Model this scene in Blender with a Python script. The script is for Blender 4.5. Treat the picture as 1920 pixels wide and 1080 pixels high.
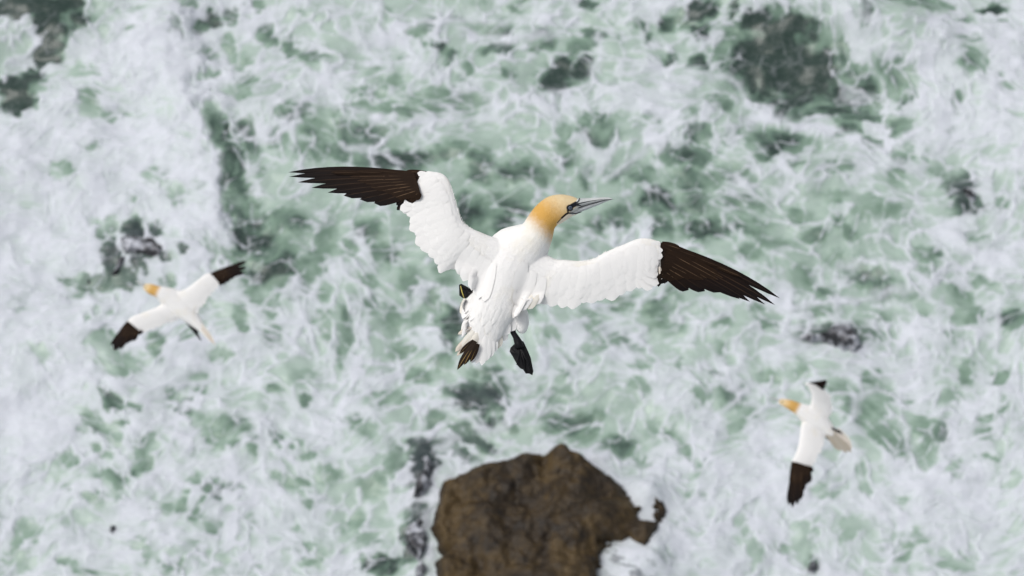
import bpy, bmesh, math, random
import numpy as np
from mathutils import Vector, Matrix

for _o in list(bpy.data.objects):
    bpy.data.objects.remove(_o)
scene = bpy.context.scene
COL = scene.collection
R = math.radians

# ---------------------------------------------------------------------------
# camera, sky, sun, exposure
# ---------------------------------------------------------------------------
CAM_H = 60.0                     # the photographer stands on a cliff top
PITCH = R(60.0)                  # looking steeply down at the surf
HFOV = R(17.5)
FPX = 960.0 / math.tan(HFOV / 2)  # focal length in pixels of a 1920 wide sheet
FOCUS = 10.8

cam_data = bpy.data.cameras.new("camera")
cam = bpy.data.objects.new("camera", cam_data)
COL.objects.link(cam)
cam.location = (0, 0, CAM_H)
cam.rotation_euler = (math.pi / 2 - PITCH, 0, 0)
cam_data.sensor_width = 36.0
cam_data.lens = 18.0 / math.tan(HFOV / 2)
cam_data.clip_start = 0.1
cam_data.clip_end = 20000
cam_data.dof.use_dof = True
cam_data.dof.focus_distance = FOCUS
cam_data.dof.aperture_fstop = 6.7
scene.camera = cam

SUN_EL, SUN_AZ = R(60), R(-88)    # azimuth from +y (out to sea), negative = to the left
world = bpy.data.worlds.new("World")
scene.world = world
world.use_nodes = True
_nt = world.node_tree
_nt.nodes.clear()
_sky = _nt.nodes.new("ShaderNodeTexSky")
_sky.sky_type = 'NISHITA'
_sky.sun_disc = False
_sky.sun_elevation = SUN_EL
_sky.sun_rotation = SUN_AZ
_sky.air_density = 1.0
_sky.dust_density = 4.0
_sky.ozone_density = 1.0
_hsv = _nt.nodes.new("ShaderNodeHueSaturation")    # a cloud-covered sky: the blue is mostly washed out
_hsv.inputs["Saturation"].default_value = 0.32
_bg = _nt.nodes.new("ShaderNodeBackground")
_bg.inputs["Strength"].default_value = 0.12
_wo = _nt.nodes.new("ShaderNodeOutputWorld")
_nt.links.new(_sky.outputs[0], _hsv.inputs["Color"])
_nt.links.new(_hsv.outputs[0], _bg.inputs["Color"])
_nt.links.new(_bg.outputs[0], _wo.inputs["Surface"])

sun_data = bpy.data.lights.new("sun", 'SUN')
sun_data.energy = 1.15
sun_data.angle = R(25)
sun_data.color = (1.0, 0.97, 0.93)
sun = bpy.data.objects.new("sun", sun_data)
COL.objects.link(sun)
_d = Vector((math.sin(SUN_AZ) * math.cos(SUN_EL), math.cos(SUN_AZ) * math.cos(SUN_EL), math.sin(SUN_EL)))
sun.rotation_euler = _d.to_track_quat('Z', 'Y').to_euler()

scene.view_settings.view_transform = 'Standard'
scene.view_settings.look = 'None'
scene.view_settings.exposure = 0.26
scene.view_settings.gamma = 1.0


# ---------------------------------------------------------------------------
# helpers
# ---------------------------------------------------------------------------
def sheet_to_sea(px, py, z=0.0):
    """where the line of sight through a survey-sheet point meets the level z"""
    x = (px - 960.0) / FPX
    y = -(py - 540.0) / FPX
    dy = math.cos(PITCH) + y * math.sin(PITCH)
    dz = -math.sin(PITCH) + y * math.cos(PITCH)
    k = (CAM_H - z) / -dz
    return x * k, dy * k


def sea_to_sheet(wx, wy, z=0.0):
    dz = z - CAM_H
    depth = wy * math.cos(PITCH) - dz * math.sin(PITCH)
    up = wy * math.sin(PITCH) + dz * math.cos(PITCH)
    return 960.0 + FPX * wx / depth, 540.0 - FPX * up / depth


def lin(r, g, b):
    f = lambda c: (c / 255 / 12.92) if c / 255 <= 0.04045 else ((c / 255 + 0.055) / 1.055) ** 2.4
    return (f(r), f(g), f(b), 1.0)


def mesh_obj(name, verts, faces, mat, parent=None, smooth=True, attrs=None):
    me = bpy.data.meshes.new(name)
    me.from_pydata([tuple(v) for v in verts], [], faces)
    if smooth:
        me.polygons.foreach_set("use_smooth", np.ones(len(me.polygons), dtype=bool))
    for an, av in (attrs or {}).items():
        a = me.attributes.new(an, 'FLOAT', 'POINT')
        a.data.foreach_set("value", np.asarray(av, dtype=np.float32))
    me.update()
    o = bpy.data.objects.new(name, me)
    COL.objects.link(o)
    if mat:
        me.materials.append(mat)
    if parent:
        o.parent = parent
    return o


def grid_mesh(name, X, Y, Z, mat, attrs=None, keep=None):
    """regular grid of points (rows, cols) as one mesh"""
    h, w = X.shape
    co = np.stack([X, Y, Z], -1).reshape(-1, 3).astype(np.float32)
    idx = np.arange(h * w).reshape(h, w)
    q = np.stack([idx[:-1, :-1], idx[:-1, 1:], idx[1:, 1:], idx[1:, :-1]], -1).reshape(-1, 4)
    if keep is not None:
        k = keep.reshape(-1)
        q = q[k[q].any(1)]
        used = np.unique(q)
        remap = np.full(h * w, -1, dtype=np.int64)
        remap[used] = np.arange(len(used))
        q = remap[q]
        co = co[used]
        attrs = {a: np.asarray(v).reshape(-1)[used] for a, v in (attrs or {}).items()}
    me = bpy.data.meshes.new(name)
    me.vertices.add(len(co)); me.vertices.foreach_set("co", co.ravel())
    me.loops.add(q.size); me.loops.foreach_set("vertex_index", q.ravel().astype(np.int32))
    me.polygons.add(len(q))
    me.polygons.foreach_set("loop_start", np.arange(0, q.size, 4, dtype=np.int32))
    me.polygons.foreach_set("loop_total", np.full(len(q), 4, dtype=np.int32))
    me.polygons.foreach_set("use_smooth", np.ones(len(q), dtype=bool))
    for an, av in (attrs or {}).items():
        a = me.attributes.new(an, 'FLOAT', 'POINT')
        a.data.foreach_set("value", np.asarray(av, dtype=np.float32).ravel())
    me.update(calc_edges=True)
    me.validate()
    o = bpy.data.objects.new(name, me)
    COL.objects.link(o)
    me.materials.append(mat)
    return o


class Mat:
    """small node-tree builder"""
    def __init__(self, name):
        self.m = bpy.data.materials.new(name)
        self.m.use_nodes = True
        self.t = self.m.node_tree
        self.t.nodes.clear()
        self.out = self.n("ShaderNodeOutputMaterial")
        self.b = self.n("ShaderNodeBsdfPrincipled")
        self.l(self.b.outputs[0], self.out.inputs["Surface"])

    def n(self, t, **kw):
        nd = self.t.nodes.new(t)
        for k, v in kw.items():
            setattr(nd, k, v)
        return nd

    def l(self, a, b):
        self.t.links.new(a, b)

    def put(self, sock, v):
        if hasattr(v, "is_output"):
            self.l(v, sock)
        else:
            sock.default_value = v

    def attr(self, name):
        return self.n("ShaderNodeAttribute", attribute_name=name).outputs["Fac"]

    def math(self, op, a, b=0.0, c=0.0, clamp=False):
        nd = self.n("ShaderNodeMath", operation=op, use_clamp=clamp)
        self.put(nd.inputs[0], a); self.put(nd.inputs[1], b); self.put(nd.inputs[2], c)
        return nd.outputs[0]

    def mix(self, f, a, b):
        nd = self.n("ShaderNodeMix", data_type='RGBA')
        self.put(nd.inputs[0], f); self.put(nd.inputs[6], a); self.put(nd.inputs[7], b)
        return nd.outputs[2]

    def ramp(self, f, stops, interp='LINEAR'):
        nd = self.n("ShaderNodeValToRGB")
        nd.color_ramp.interpolation = interp
        el = nd.color_ramp.elements
        while len(el) < len(stops):
            el.new(0.5)
        for e, (p, c) in zip(el, stops):
            e.position = p
            e.color = c if not isinstance(c, (int, float)) else (c, c, c, 1)
        self.put(nd.inputs[0], f)
        return nd.outputs[0]

    def coord(self, kind="Object", scale=(1, 1, 1)):
        tc = self.n("ShaderNodeTexCoord")
        mp = self.n("ShaderNodeMapping")
        mp.inputs["Scale"].default_value = scale
        self.l(tc.outputs[kind], mp.inputs["Vector"])
        return mp.outputs[0]

    def noise(self, vec, scale, detail=4, rough=0.55, dist=0.0):
        nd = self.n("ShaderNodeTexNoise")
        self.l(vec, nd.inputs["Vector"])
        nd.inputs["Scale"].default_value = scale
        nd.inputs["Detail"].default_value = detail
        nd.inputs["Roughness"].default_value = rough
        nd.inputs["Distortion"].default_value = dist
        return nd.outputs["Fac"]

    def bump(self, h, strength, dist):
        nd = self.n("ShaderNodeBump")
        nd.inputs["Strength"].default_value = strength
        nd.inputs["Distance"].default_value = dist
        self.l(h, nd.inputs["Height"])
        self.l(nd.outputs[0], self.b.inputs["Normal"])

    def set(self, **kw):
        for k, v in kw.items():
            self.put(self.b.inputs[k.replace("_", " ")], v)
        return self


def tag(o, label=None, cat=None, group=None, kind=None):
    for k, v in (("label", label), ("category", cat), ("group", group), ("kind", kind)):
        if v:
            o[k] = v
    return o


# ---------------------------------------------------------------------------
# sea state: foam and water tone, computed on world positions of the sea plane
# ---------------------------------------------------------------------------
_rng = np.random.RandomState(7)
_PERM = _rng.permutation(512).astype(np.int32)
_ANG = _rng.rand(512) * 2 * np.pi
_GX, _GY = np.cos(_ANG).astype(np.float32), np.sin(_ANG).astype(np.float32)
_JX, _JY = _rng.rand(512).astype(np.float32), _rng.rand(512).astype(np.float32)


def _hash(ix, iy, seed):
    return _PERM[(_PERM[(ix + seed * 17) & 511] + iy + seed * 31) & 511]


def gnoise(x, y, seed=0):
    """gradient noise, about -0.7 .. 0.7"""
    fx, fy = np.floor(x), np.floor(y)
    ix, iy = fx.astype(np.int32), fy.astype(np.int32)
    dx, dy = x - fx, y - fy
    u = dx * dx * dx * (dx * (dx * 6 - 15) + 10)
    v = dy * dy * dy * (dy * (dy * 6 - 15) + 10)

    def g(ox, oy):
        h = _hash(ix + ox, iy + oy, seed)
        return _GX[h] * (dx - ox) + _GY[h] * (dy - oy)
    a = g(0, 0); b = g(1, 0); c = g(0, 1); d = g(1, 1)
    return (a + (b - a) * u) * (1 - v) + (c + (d - c) * u) * v


def fbm(x, y, seed=0, octv=4, gain=0.5, lac=2.03):
    s = 0.0; a = 1.0
    for k in range(octv):
        s = s + a * gnoise(x, y, seed + k * 3)
        x = x * lac + 13.7; y = y * lac + 7.1; a *= gain
    return s


def cells(x, y, seed=0):
    """F1 and F2 of jittered cells"""
    ix, iy = np.floor(x).astype(np.int32), np.floor(y).astype(np.int32)
    f1 = np.full(x.shape, 9.0, dtype=x.dtype); f2 = f1.copy()
    for oy in (-1, 0, 1):
        for ox in (-1, 0, 1):
            h = _hash(ix + ox, iy + oy, seed)
            d = np.hypot(ix + ox + _JX[h] - x, iy + oy + _JY[h] - y)
            f2 = np.minimum(f2, np.maximum(d, f1))
            f1 = np.minimum(f1, d)
    return f1, f2


def sstep(a, b, x):
    t = np.clip((x - a) / (b - a), 0, 1)
    return t * t * (3 - 2 * t)


# clear-water openings in the foam: x, y, half sizes, how deep the tone, tilt (degrees)
# (written down on a 3x enlargement of a survey sheet, one block per sheet part)
OPEN = {
 (0, 0): "1225 740 75 130 .75 -22;1290 930 75 160 .78 -12;345 135 150 90 1;200 60 170 60 1;400 60 90 60 1;180 430 80 60 1;80 570 110 60 1;285 285 105 66 1 -30;110 500 120 100 1;60 60 105 60 1;1060 45 45 35 .6;1150 130 90 35 .9 -35;1290 80 50 40 .8;"
  "1490 180 60 70 .6 -40;1000 190 40 70 .8;1280 240 60 50 .7;1170 300 60 40 .6;1350 330 60 50 .6;1620 260 35 70 .7;1740 320 90 45 .5 20;"
  "1380 490 70 80 .6;1190 420 60 40 .5;1200 720 50 110 .7 -20;1270 880 45 150 .8 -12;1390 780 55 130 .6 -15;1470 970 35 45 .6;1660 650 90 70 .55;"
  "1850 640 60 40 .5;1800 740 100 50 .5;1850 850 200 60 .5;1550 780 60 60 .45;1320 1050 60 40 .6;500 580 70 80 .5;540 830 50 20 .5;900 1000 80 60 .45;"
  "470 390 80 50 .35;750 160 40 30 .5;760 60 50 20 .45;1400 10 80 25 .5;1680 80 40 20 .45;640 640 100 40 .35;110 720 120 60 .35;350 960 90 60 .4;1100 1060 60 30 .4",
 (640, 0): "1080 0 70 15 .9;1390 10 70 25 .7;990 50 50 25 .6;770 20 40 30 .4;660 100 60 20 .6 20;440 150 100 50 .5 -30;450 240 30 30 .6;590 280 90 35 .8 35;"
  "780 130 40 30 .5;900 160 100 50 .6;900 260 100 30 .6;1140 220 70 70 .8 -40;1420 190 60 50 .7;1350 260 60 60 .5;1270 430 170 90 .9 -20;1410 340 40 25 .9;"
  "950 430 40 45 .6;720 390 40 50 .5;1680 140 50 30 .7 40;1860 110 60 40 .8;1730 200 30 30 .6;1840 320 35 45 .7;1560 170 25 50 .4;1550 470 40 25 .6;"
  "150 520 120 30 .4;300 470 80 40 .4;600 550 200 80 .4;250 610 250 40 .4;150 760 180 80 .5;320 900 250 60 .55;600 850 80 50 .6;770 950 80 90 .6;"
  "1000 980 150 60 .45;1450 740 120 90 .6;1240 760 60 70 .5;1380 680 50 50 .5;1280 880 60 40 .5;1360 960 50 60 .5;1540 960 60 40 .5;1690 980 90 70 .5;"
  "1850 870 60 60 .5;1750 650 50 40 .4;330 300 30 20 .4;160 390 40 30 .4;230 70 50 40 .3;1900 1000 30 40 .4",
 (1280, 0): "560 330 330 200 1 15;620 470 250 110 .95;900 520 200 120 .8;100 50 100 60 .9;110 170 60 50 .9;270 80 28 55 .95;30 90 40 60 .6;390 170 100 70 .95 -30;640 180 140 60 .9 10;600 320 260 110 1;500 400 250 110 1;"
  "350 400 120 100 .8;860 300 100 60 .65;820 440 70 70 .8;1000 450 100 100 .75;1200 420 130 80 .55;1250 520 80 60 .6;650 600 150 60 .7;1000 620 120 50 .9;"
  "950 700 70 50 1;1080 770 60 40 .9;1210 680 70 70 .75;1240 830 70 90 .45;1020 120 60 50 .85 -60;1110 20 130 30 .95;1390 50 150 40 .6;1760 40 110 25 .85 -10;"
  "1610 115 45 18 .7;1820 110 50 15 .6;1640 370 70 70 .6;1720 370 25 60 .5;1470 290 25 30 .6;1620 240 90 30 .45;1540 555 50 50 .6;1830 480 50 80 .4;"
  "1510 680 40 20 .4;70 350 60 40 .8;230 280 80 60 .5;220 420 20 20 .6;200 580 90 40 .55 30;560 770 170 80 .65;480 840 80 60 .7;640 740 80 50 .75;"
  "770 820 30 50 .4;100 750 110 60 .5;80 880 110 70 .65;60 650 50 40 .4;300 760 60 50 .4;900 950 90 50 .4;1200 970 60 60 .4;1380 820 30 50 .35;650 920 60 30 .4;"
  "1440 940 80 40 .3;100 1020 150 60 .5;300 980 120 60 .4;1560 1020 90 80 .6",
 (0, 360): "1350 60 90 110 .7;1420 230 120 130 .75 -20;1530 400 150 140 .75;740 230 60 70 1 -30;880 240 50 40 .9;620 180 60 50 .5;560 250 40 25 .7;780 330 80 60 .8;770 420 50 50 1;930 380 40 40 .9;1025 345 30 30 .9;"
  "620 380 50 120 .8;460 490 60 50 .8;620 500 140 60 .7;370 490 50 25 .8;930 510 60 40 .6;450 560 100 40 .4;730 50 25 35 .5;1000 40 70 60 .4;1280 20 40 50 .5;"
  "1370 170 60 130 .7 -20;1480 270 130 90 .7;1520 430 120 120 .7;1330 350 80 50 .7;1200 330 40 60 .5;1640 170 120 70 .55 20;1440 570 45 70 .6;"
  "1340 720 40 90 .55;1400 500 50 40 .6;1840 250 60 100 .4;1700 450 60 60 .5;1520 610 50 40 .5;1500 690 25 30 .55;1510 800 60 70 .5;1830 570 40 50 .5;"
  "1820 800 50 50 .5;1800 720 60 60 .4;900 850 60 90 .5;600 830 90 70 .5;680 950 130 90 .45;1170 640 50 50 .35;1060 820 60 60 .35;1100 1040 70 40 .4;"
  "1250 930 90 30 .4;1700 1040 70 50 .4;1900 900 40 70 .4;120 620 70 50 .35;240 930 60 40 .3;540 665 40 20 .4;490 720 30 20 .4;640 680 40 15 .4;"
  "1780 420 80 60 .4;1780 330 40 30 .4;1690 560 70 50 .4",
 (1280, 360): "120 200 130 60 .65;60 60 90 70 .5;350 50 120 60 .35;380 200 120 50 .4;500 280 100 50 .4;640 120 80 40 .4;720 240 80 40 .4;850 30 80 40 .4;"
  "900 220 100 40 .45 35;1100 130 130 60 .35;1050 60 60 50 .35;380 350 70 40 .5;650 480 70 70 .45;780 540 100 40 .5;900 380 120 40 .55 20;1050 490 130 50 .6 15;"
  "1200 580 150 40 .65 5;1580 590 80 50 .5 20;1620 680 100 60 .45;1850 730 90 60 .65;1590 1000 50 70 .55;1770 1040 60 40 .45;1690 510 80 40 .4;1380 450 60 30 .3;"
  "1650 230 60 40 .4;1780 80 60 40 .4;700 640 130 50 .4;480 740 60 40 .4;230 740 60 30 .4;220 870 40 40 .4;680 1000 50 50 .4;480 1040 60 40 .5;1080 1040 60 40 .45;"
  "200 1020 60 30 .5;420 650 50 40 .4;1500 800 30 60 .35;1130 680 60 50 .35;1350 660 40 30 .35;850 800 230 70 .45;1600 80 110 60 .6;1400 350 110 40 .5",
 (0, 720): "650 110 60 45 .8 10;600 60 30 50 .7;750 130 50 30 .6;530 220 50 80 .7 -20;450 270 60 40 .5;680 230 60 25 .6;570 270 60 40 .6;850 290 40 25 .6;"
  "800 340 60 60 .65;790 430 55 60 .7;760 490 28 40 1;640 310 70 40 .4;380 440 70 50 .55;570 400 70 25 .6 20;600 520 80 40 .55;660 550 40 30 .6;530 650 70 35 .4;"
  "680 640 35 40 .5;300 550 30 40 .35;370 600 40 40 .4;970 60 40 40 .55;1050 135 50 55 .7 -40;1140 180 40 35 .6;1270 260 130 80 .55;1290 360 100 40 .5;"
  "1450 380 35 50 .6;1540 300 30 25 .55;1570 340 25 50 .55;1640 355 20 30 .55;1700 300 40 25 .4;1740 410 40 30 .5;1840 500 70 60 .45;1640 550 100 40 .4;"
  "1720 80 50 50 .6 40;1540 50 50 25 .5;1130 50 40 25 .4;1190 590 70 60 .65;1320 590 60 30 .6;1120 550 60 40 .6;1010 690 40 40 .6;1110 740 60 40 .5;"
  "1130 670 30 30 .5;1190 800 50 50 .5;930 700 40 30 .5;1030 610 20 25 .5;1110 400 25 40 .45;1760 660 40 20 .45;1420 780 60 40 .35;1650 790 50 20 .4;"
  "1700 910 90 30 .5 -10;1760 970 90 30 .6 -25;830 960 40 60 .45;790 900 50 50 .3;920 1050 40 30 .5;1000 1030 30 40 .6;1060 940 40 40 .35;150 840 80 90 .4;"
  "370 1010 40 30 .6;470 1050 80 40 .4;100 950 80 80 .35;0 750 40 60 .5;1440 1030 20 15 .7;1280 1050 80 50 .4;1200 970 80 60 .3",
 (1280, 720): "80 60 60 40 .45;270 60 90 70 .55;370 180 90 70 .4;300 260 40 60 .4;1000 150 110 90 .5;1130 60 60 70 .4;1200 330 90 90 .45;1100 290 80 50 .4;"
  "1330 230 80 70 .5;1420 280 90 90 .5;1360 400 60 80 .45;1550 460 60 60 .4;1720 400 70 30 .45;1680 230 70 70 .5;1800 140 25 40 .6;1730 170 50 25 .55;"
  "1700 300 60 20 .5;1650 520 60 60 .3;1870 540 50 50 .3;1250 80 40 40 .4;870 40 60 40 .4;1500 50 80 50 .35;840 640 50 25 .45;780 600 60 20 .4;1050 590 60 50 .3;"
  "1010 490 40 30 .3;80 610 50 25 .4;90 470 60 50 .35;20 330 50 80 .45;720 800 80 80 .25;950 830 80 70 .25;1250 900 80 90 .35;1350 840 60 60 .3;420 960 60 60 .3;"
  "330 820 60 90 .3;1550 1000 150 50 .3;1250 640 20 35 .5;540 930 50 40 .4;740 1010 50 60 .6;700 910 80 60 .3;160 140 40 20 .35",
 (640, 360): "760 170 130 90 .65;900 180 80 70 .6;700 60 90 50 .5;950 40 120 40 .5;1000 100 90 40 .5;1400 160 60 50 .6;1290 200 50 50 .55;1220 280 40 35 .5;"
  "1550 120 80 60 .5;1790 60 110 70 .65;1800 200 60 70 .6;1560 280 60 40 .4;150 230 80 60 .55;270 330 80 60 .5;60 320 60 60 .35;170 490 50 45 .45;390 490 70 70 .4;"
  "590 480 50 60 .5;520 620 60 60 .5;620 740 80 110 .75;600 840 60 60 .6;20 740 45 90 .6;180 620 40 50 .5;300 700 60 80 .4;420 700 60 60 .4;330 870 80 60 .35;"
  "560 960 60 60 .45;430 1030 60 40 .5;1090 670 50 50 .5;1600 600 80 40 .5;1780 660 100 50 .5;1820 750 90 40 .5;1450 770 80 40 .35;1560 860 120 60 .45;1440 900 80 40 .4;"
  "1350 960 60 40 .35;1700 970 80 40 .4;1900 980 30 40 .5;1850 580 60 30 .45;820 1030 80 40 .5;1200 800 60 40 .3;1440 680 50 30 .4;1250 1010 60 30 .35",
 (640, 720): "760 80 140 80 .8;640 50 60 40 .5;880 30 60 50 .45;250 80 110 70 .4;60 200 60 60 .5;150 230 50 50 .4;540 200 50 60 .5;690 280 80 35 .7 15;"
  "850 200 90 20 .7;970 220 40 30 .6;780 330 120 30 .6 20;1200 50 130 60 .4;1260 200 130 60 .5;1350 290 120 60 .5;1550 340 110 70 .6;1660 20 60 40 .4;1150 260 40 40 .4;"
  "300 440 60 90 .4;190 560 90 60 .4;80 760 80 60 .4;150 860 90 50 .35;230 1020 110 60 .75;160 980 50 40 .5;470 460 75 130 1;430 820 80 120 1;410 350 50 40 .7;"
  "400 970 50 60 .7;720 420 90 35 .8 10;600 350 80 50 .6;1700 430 60 30 .4;1440 400 50 50 .4;1850 270 70 50 .4;60 40 60 40 .35;1420 180 30 60 .4;1750 240 40 60 .3;"
  "1800 1000 60 50 .35;1880 810 30 20 .35;60 1040 60 40 .3;930 120 40 30 .5",
}
FRONT = [(318, 30), (332, 110), (352, 185), (374, 233), (394, 283), (404, 333), (410, 400), (402, 460)]
DRIFT = [(9, FRONT),
         (8, [(1125, 60), (1132, 110), (1115, 152), (1080, 176), (1000, 182), (930, 192)]), (6, [(860, 108), (900, 170), (932, 196)]),
         (9, [(1280, 130), (1370, 152), (1402, 190), (1480, 216), (1560, 236), (1622, 262), (1662, 272), (1722, 228), (1728, 130)]),
         (8, [(1480, 570), (1570, 556), (1700, 546), (1762, 520), (1850, 482), (1920, 452)]), (7, [(1540, 662), (1640, 662), (1722, 592), (1702, 570), (1632, 566)]),
         (7, [(1570, 490), (1682, 502), (1760, 530)]), (7, [(1340, 772), (1390, 737), (1450, 729), (1502, 731)]), (7, [(1590, 802), (1602, 762), (1640, 732), (1682, 736)]),
         (7, [(1690, 720), (1690, 800), (1706, 860), (1740, 880), (1790, 840), (1780, 800), (1740, 772)]), (9, [(1280, 800), (1350, 862), (1382, 940), (1442, 1030), (1522, 1082)]),
         (9, [(1702, 960), (1682, 1040), (1662, 1090)]), (9, [(340, 762), (420, 772), (502, 802)]), (9, [(432, 870), (442, 960), (422, 1010), (472, 1062), (522, 1090)]),
         (9, [(232, 930), (272, 972), (322, 1022), (402, 1062)]), (8, [(662, 590), (670, 650), (652, 702), (640, 762)]), (7, [(780, 822), (800, 762), (830, 722)]),
         (7, [(832, 772), (900, 802), (942, 792), (972, 742)]), (6, [(1016, 772), (1030, 756), (1092, 750)]), (10, [(700, 60), (780, 40), (900, 30), (1000, 45), (1090, 30)]),
         (10, [(860, 55), (960, 75), (1060, 60)]), (8, [(560, 200), (640, 205), (720, 215)]), (6, [(640, 268), (700, 280), (705, 318), (690, 345)]), (6, [(705, 280), (745, 250)]),
         (9, [(1040, 870), (1090, 852), (1160, 868), (1230, 880), (1300, 870)]), (9, [(880, 868), (820, 850), (860, 832), (800, 815)]), (8, [(1130, 330), (1200, 300), (1260, 250), (1330, 215)])]
# overall foam cover, coarse rows from far to near
COVER = """
.6 .7 .9 .8 .7 .7 .7 .65 .65 .65 .6 .6 .7 .7 .8 .85
.75 .9 .95 .85 .7 .7 .7 .65 .6 .65 .7 .6 .6 .8 .9 .85
.9 .95 .95 .85 .65 .6 .6 .6 .55 .6 .65 .7 .7 .8 .8 .8
.9 .95 .95 .85 .6 .5 .5 .5 .55 .5 .5 .55 .6 .65 .7 .75
.9 .9 .8 .85 .6 .55 .5 .55 .5 .55 .55 .5 .55 .55 .6 .7
.95 .9 .8 .8 .7 .6 .6 .6 .6 .65 .65 .6 .65 .6 .65 .7
.95 .95 .8 .75 .75 .7 .6 .6 .65 .75 .7 .65 .7 .7 .7 .75
.95 .9 .75 .75 .75 .75 .65 .65 .7 .65 .7 .75 .65 .65 .75 .8
.95 .85 .75 .75 .7 .7 .65 .7 .7 .65 .75 .8 .8 .7 .75 .85
.85 .75 .75 .8 .75 .7 .65 .75 .8 .8 .8 .85 .85 .8 .75 .85
.75 .7 .75 .8 .8 .75 .7 .75 .8 .8 .85 .85 .8 .8 .75 .75
"""
_COV = np.array([[float(t) for t in r.split()] for r in COVER.strip().splitlines()])
_ELL = []
for (_ox, _oy), _txt in OPEN.items():
    for _e in _txt.split(';'):
        _v = [float(t) for t in _e.split()]
        _ELL.append((_ox + _v[0] / 3, _oy + _v[1] / 3, _v[2] / 3, _v[3] / 3, _v[4],
                     math.radians(_v[5]) if len(_v) > 5 else 0.0))


def bilinear(tab, x, y):
    h, w = tab.shape
    x = np.clip(x, 0, w - 1.001); y = np.clip(y, 0, h - 1.001)
    i = x.astype(int); j = y.astype(int); u = x - i; v = y - j
    u = u * u * (3 - 2 * u); v = v * v * (3 - 2 * v)
    return (tab[j, i] * (1 - u) + tab[j, i + 1] * u) * (1 - v) + (tab[j + 1, i] * (1 - u) + tab[j + 1, i + 1] * u) * v


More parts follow.
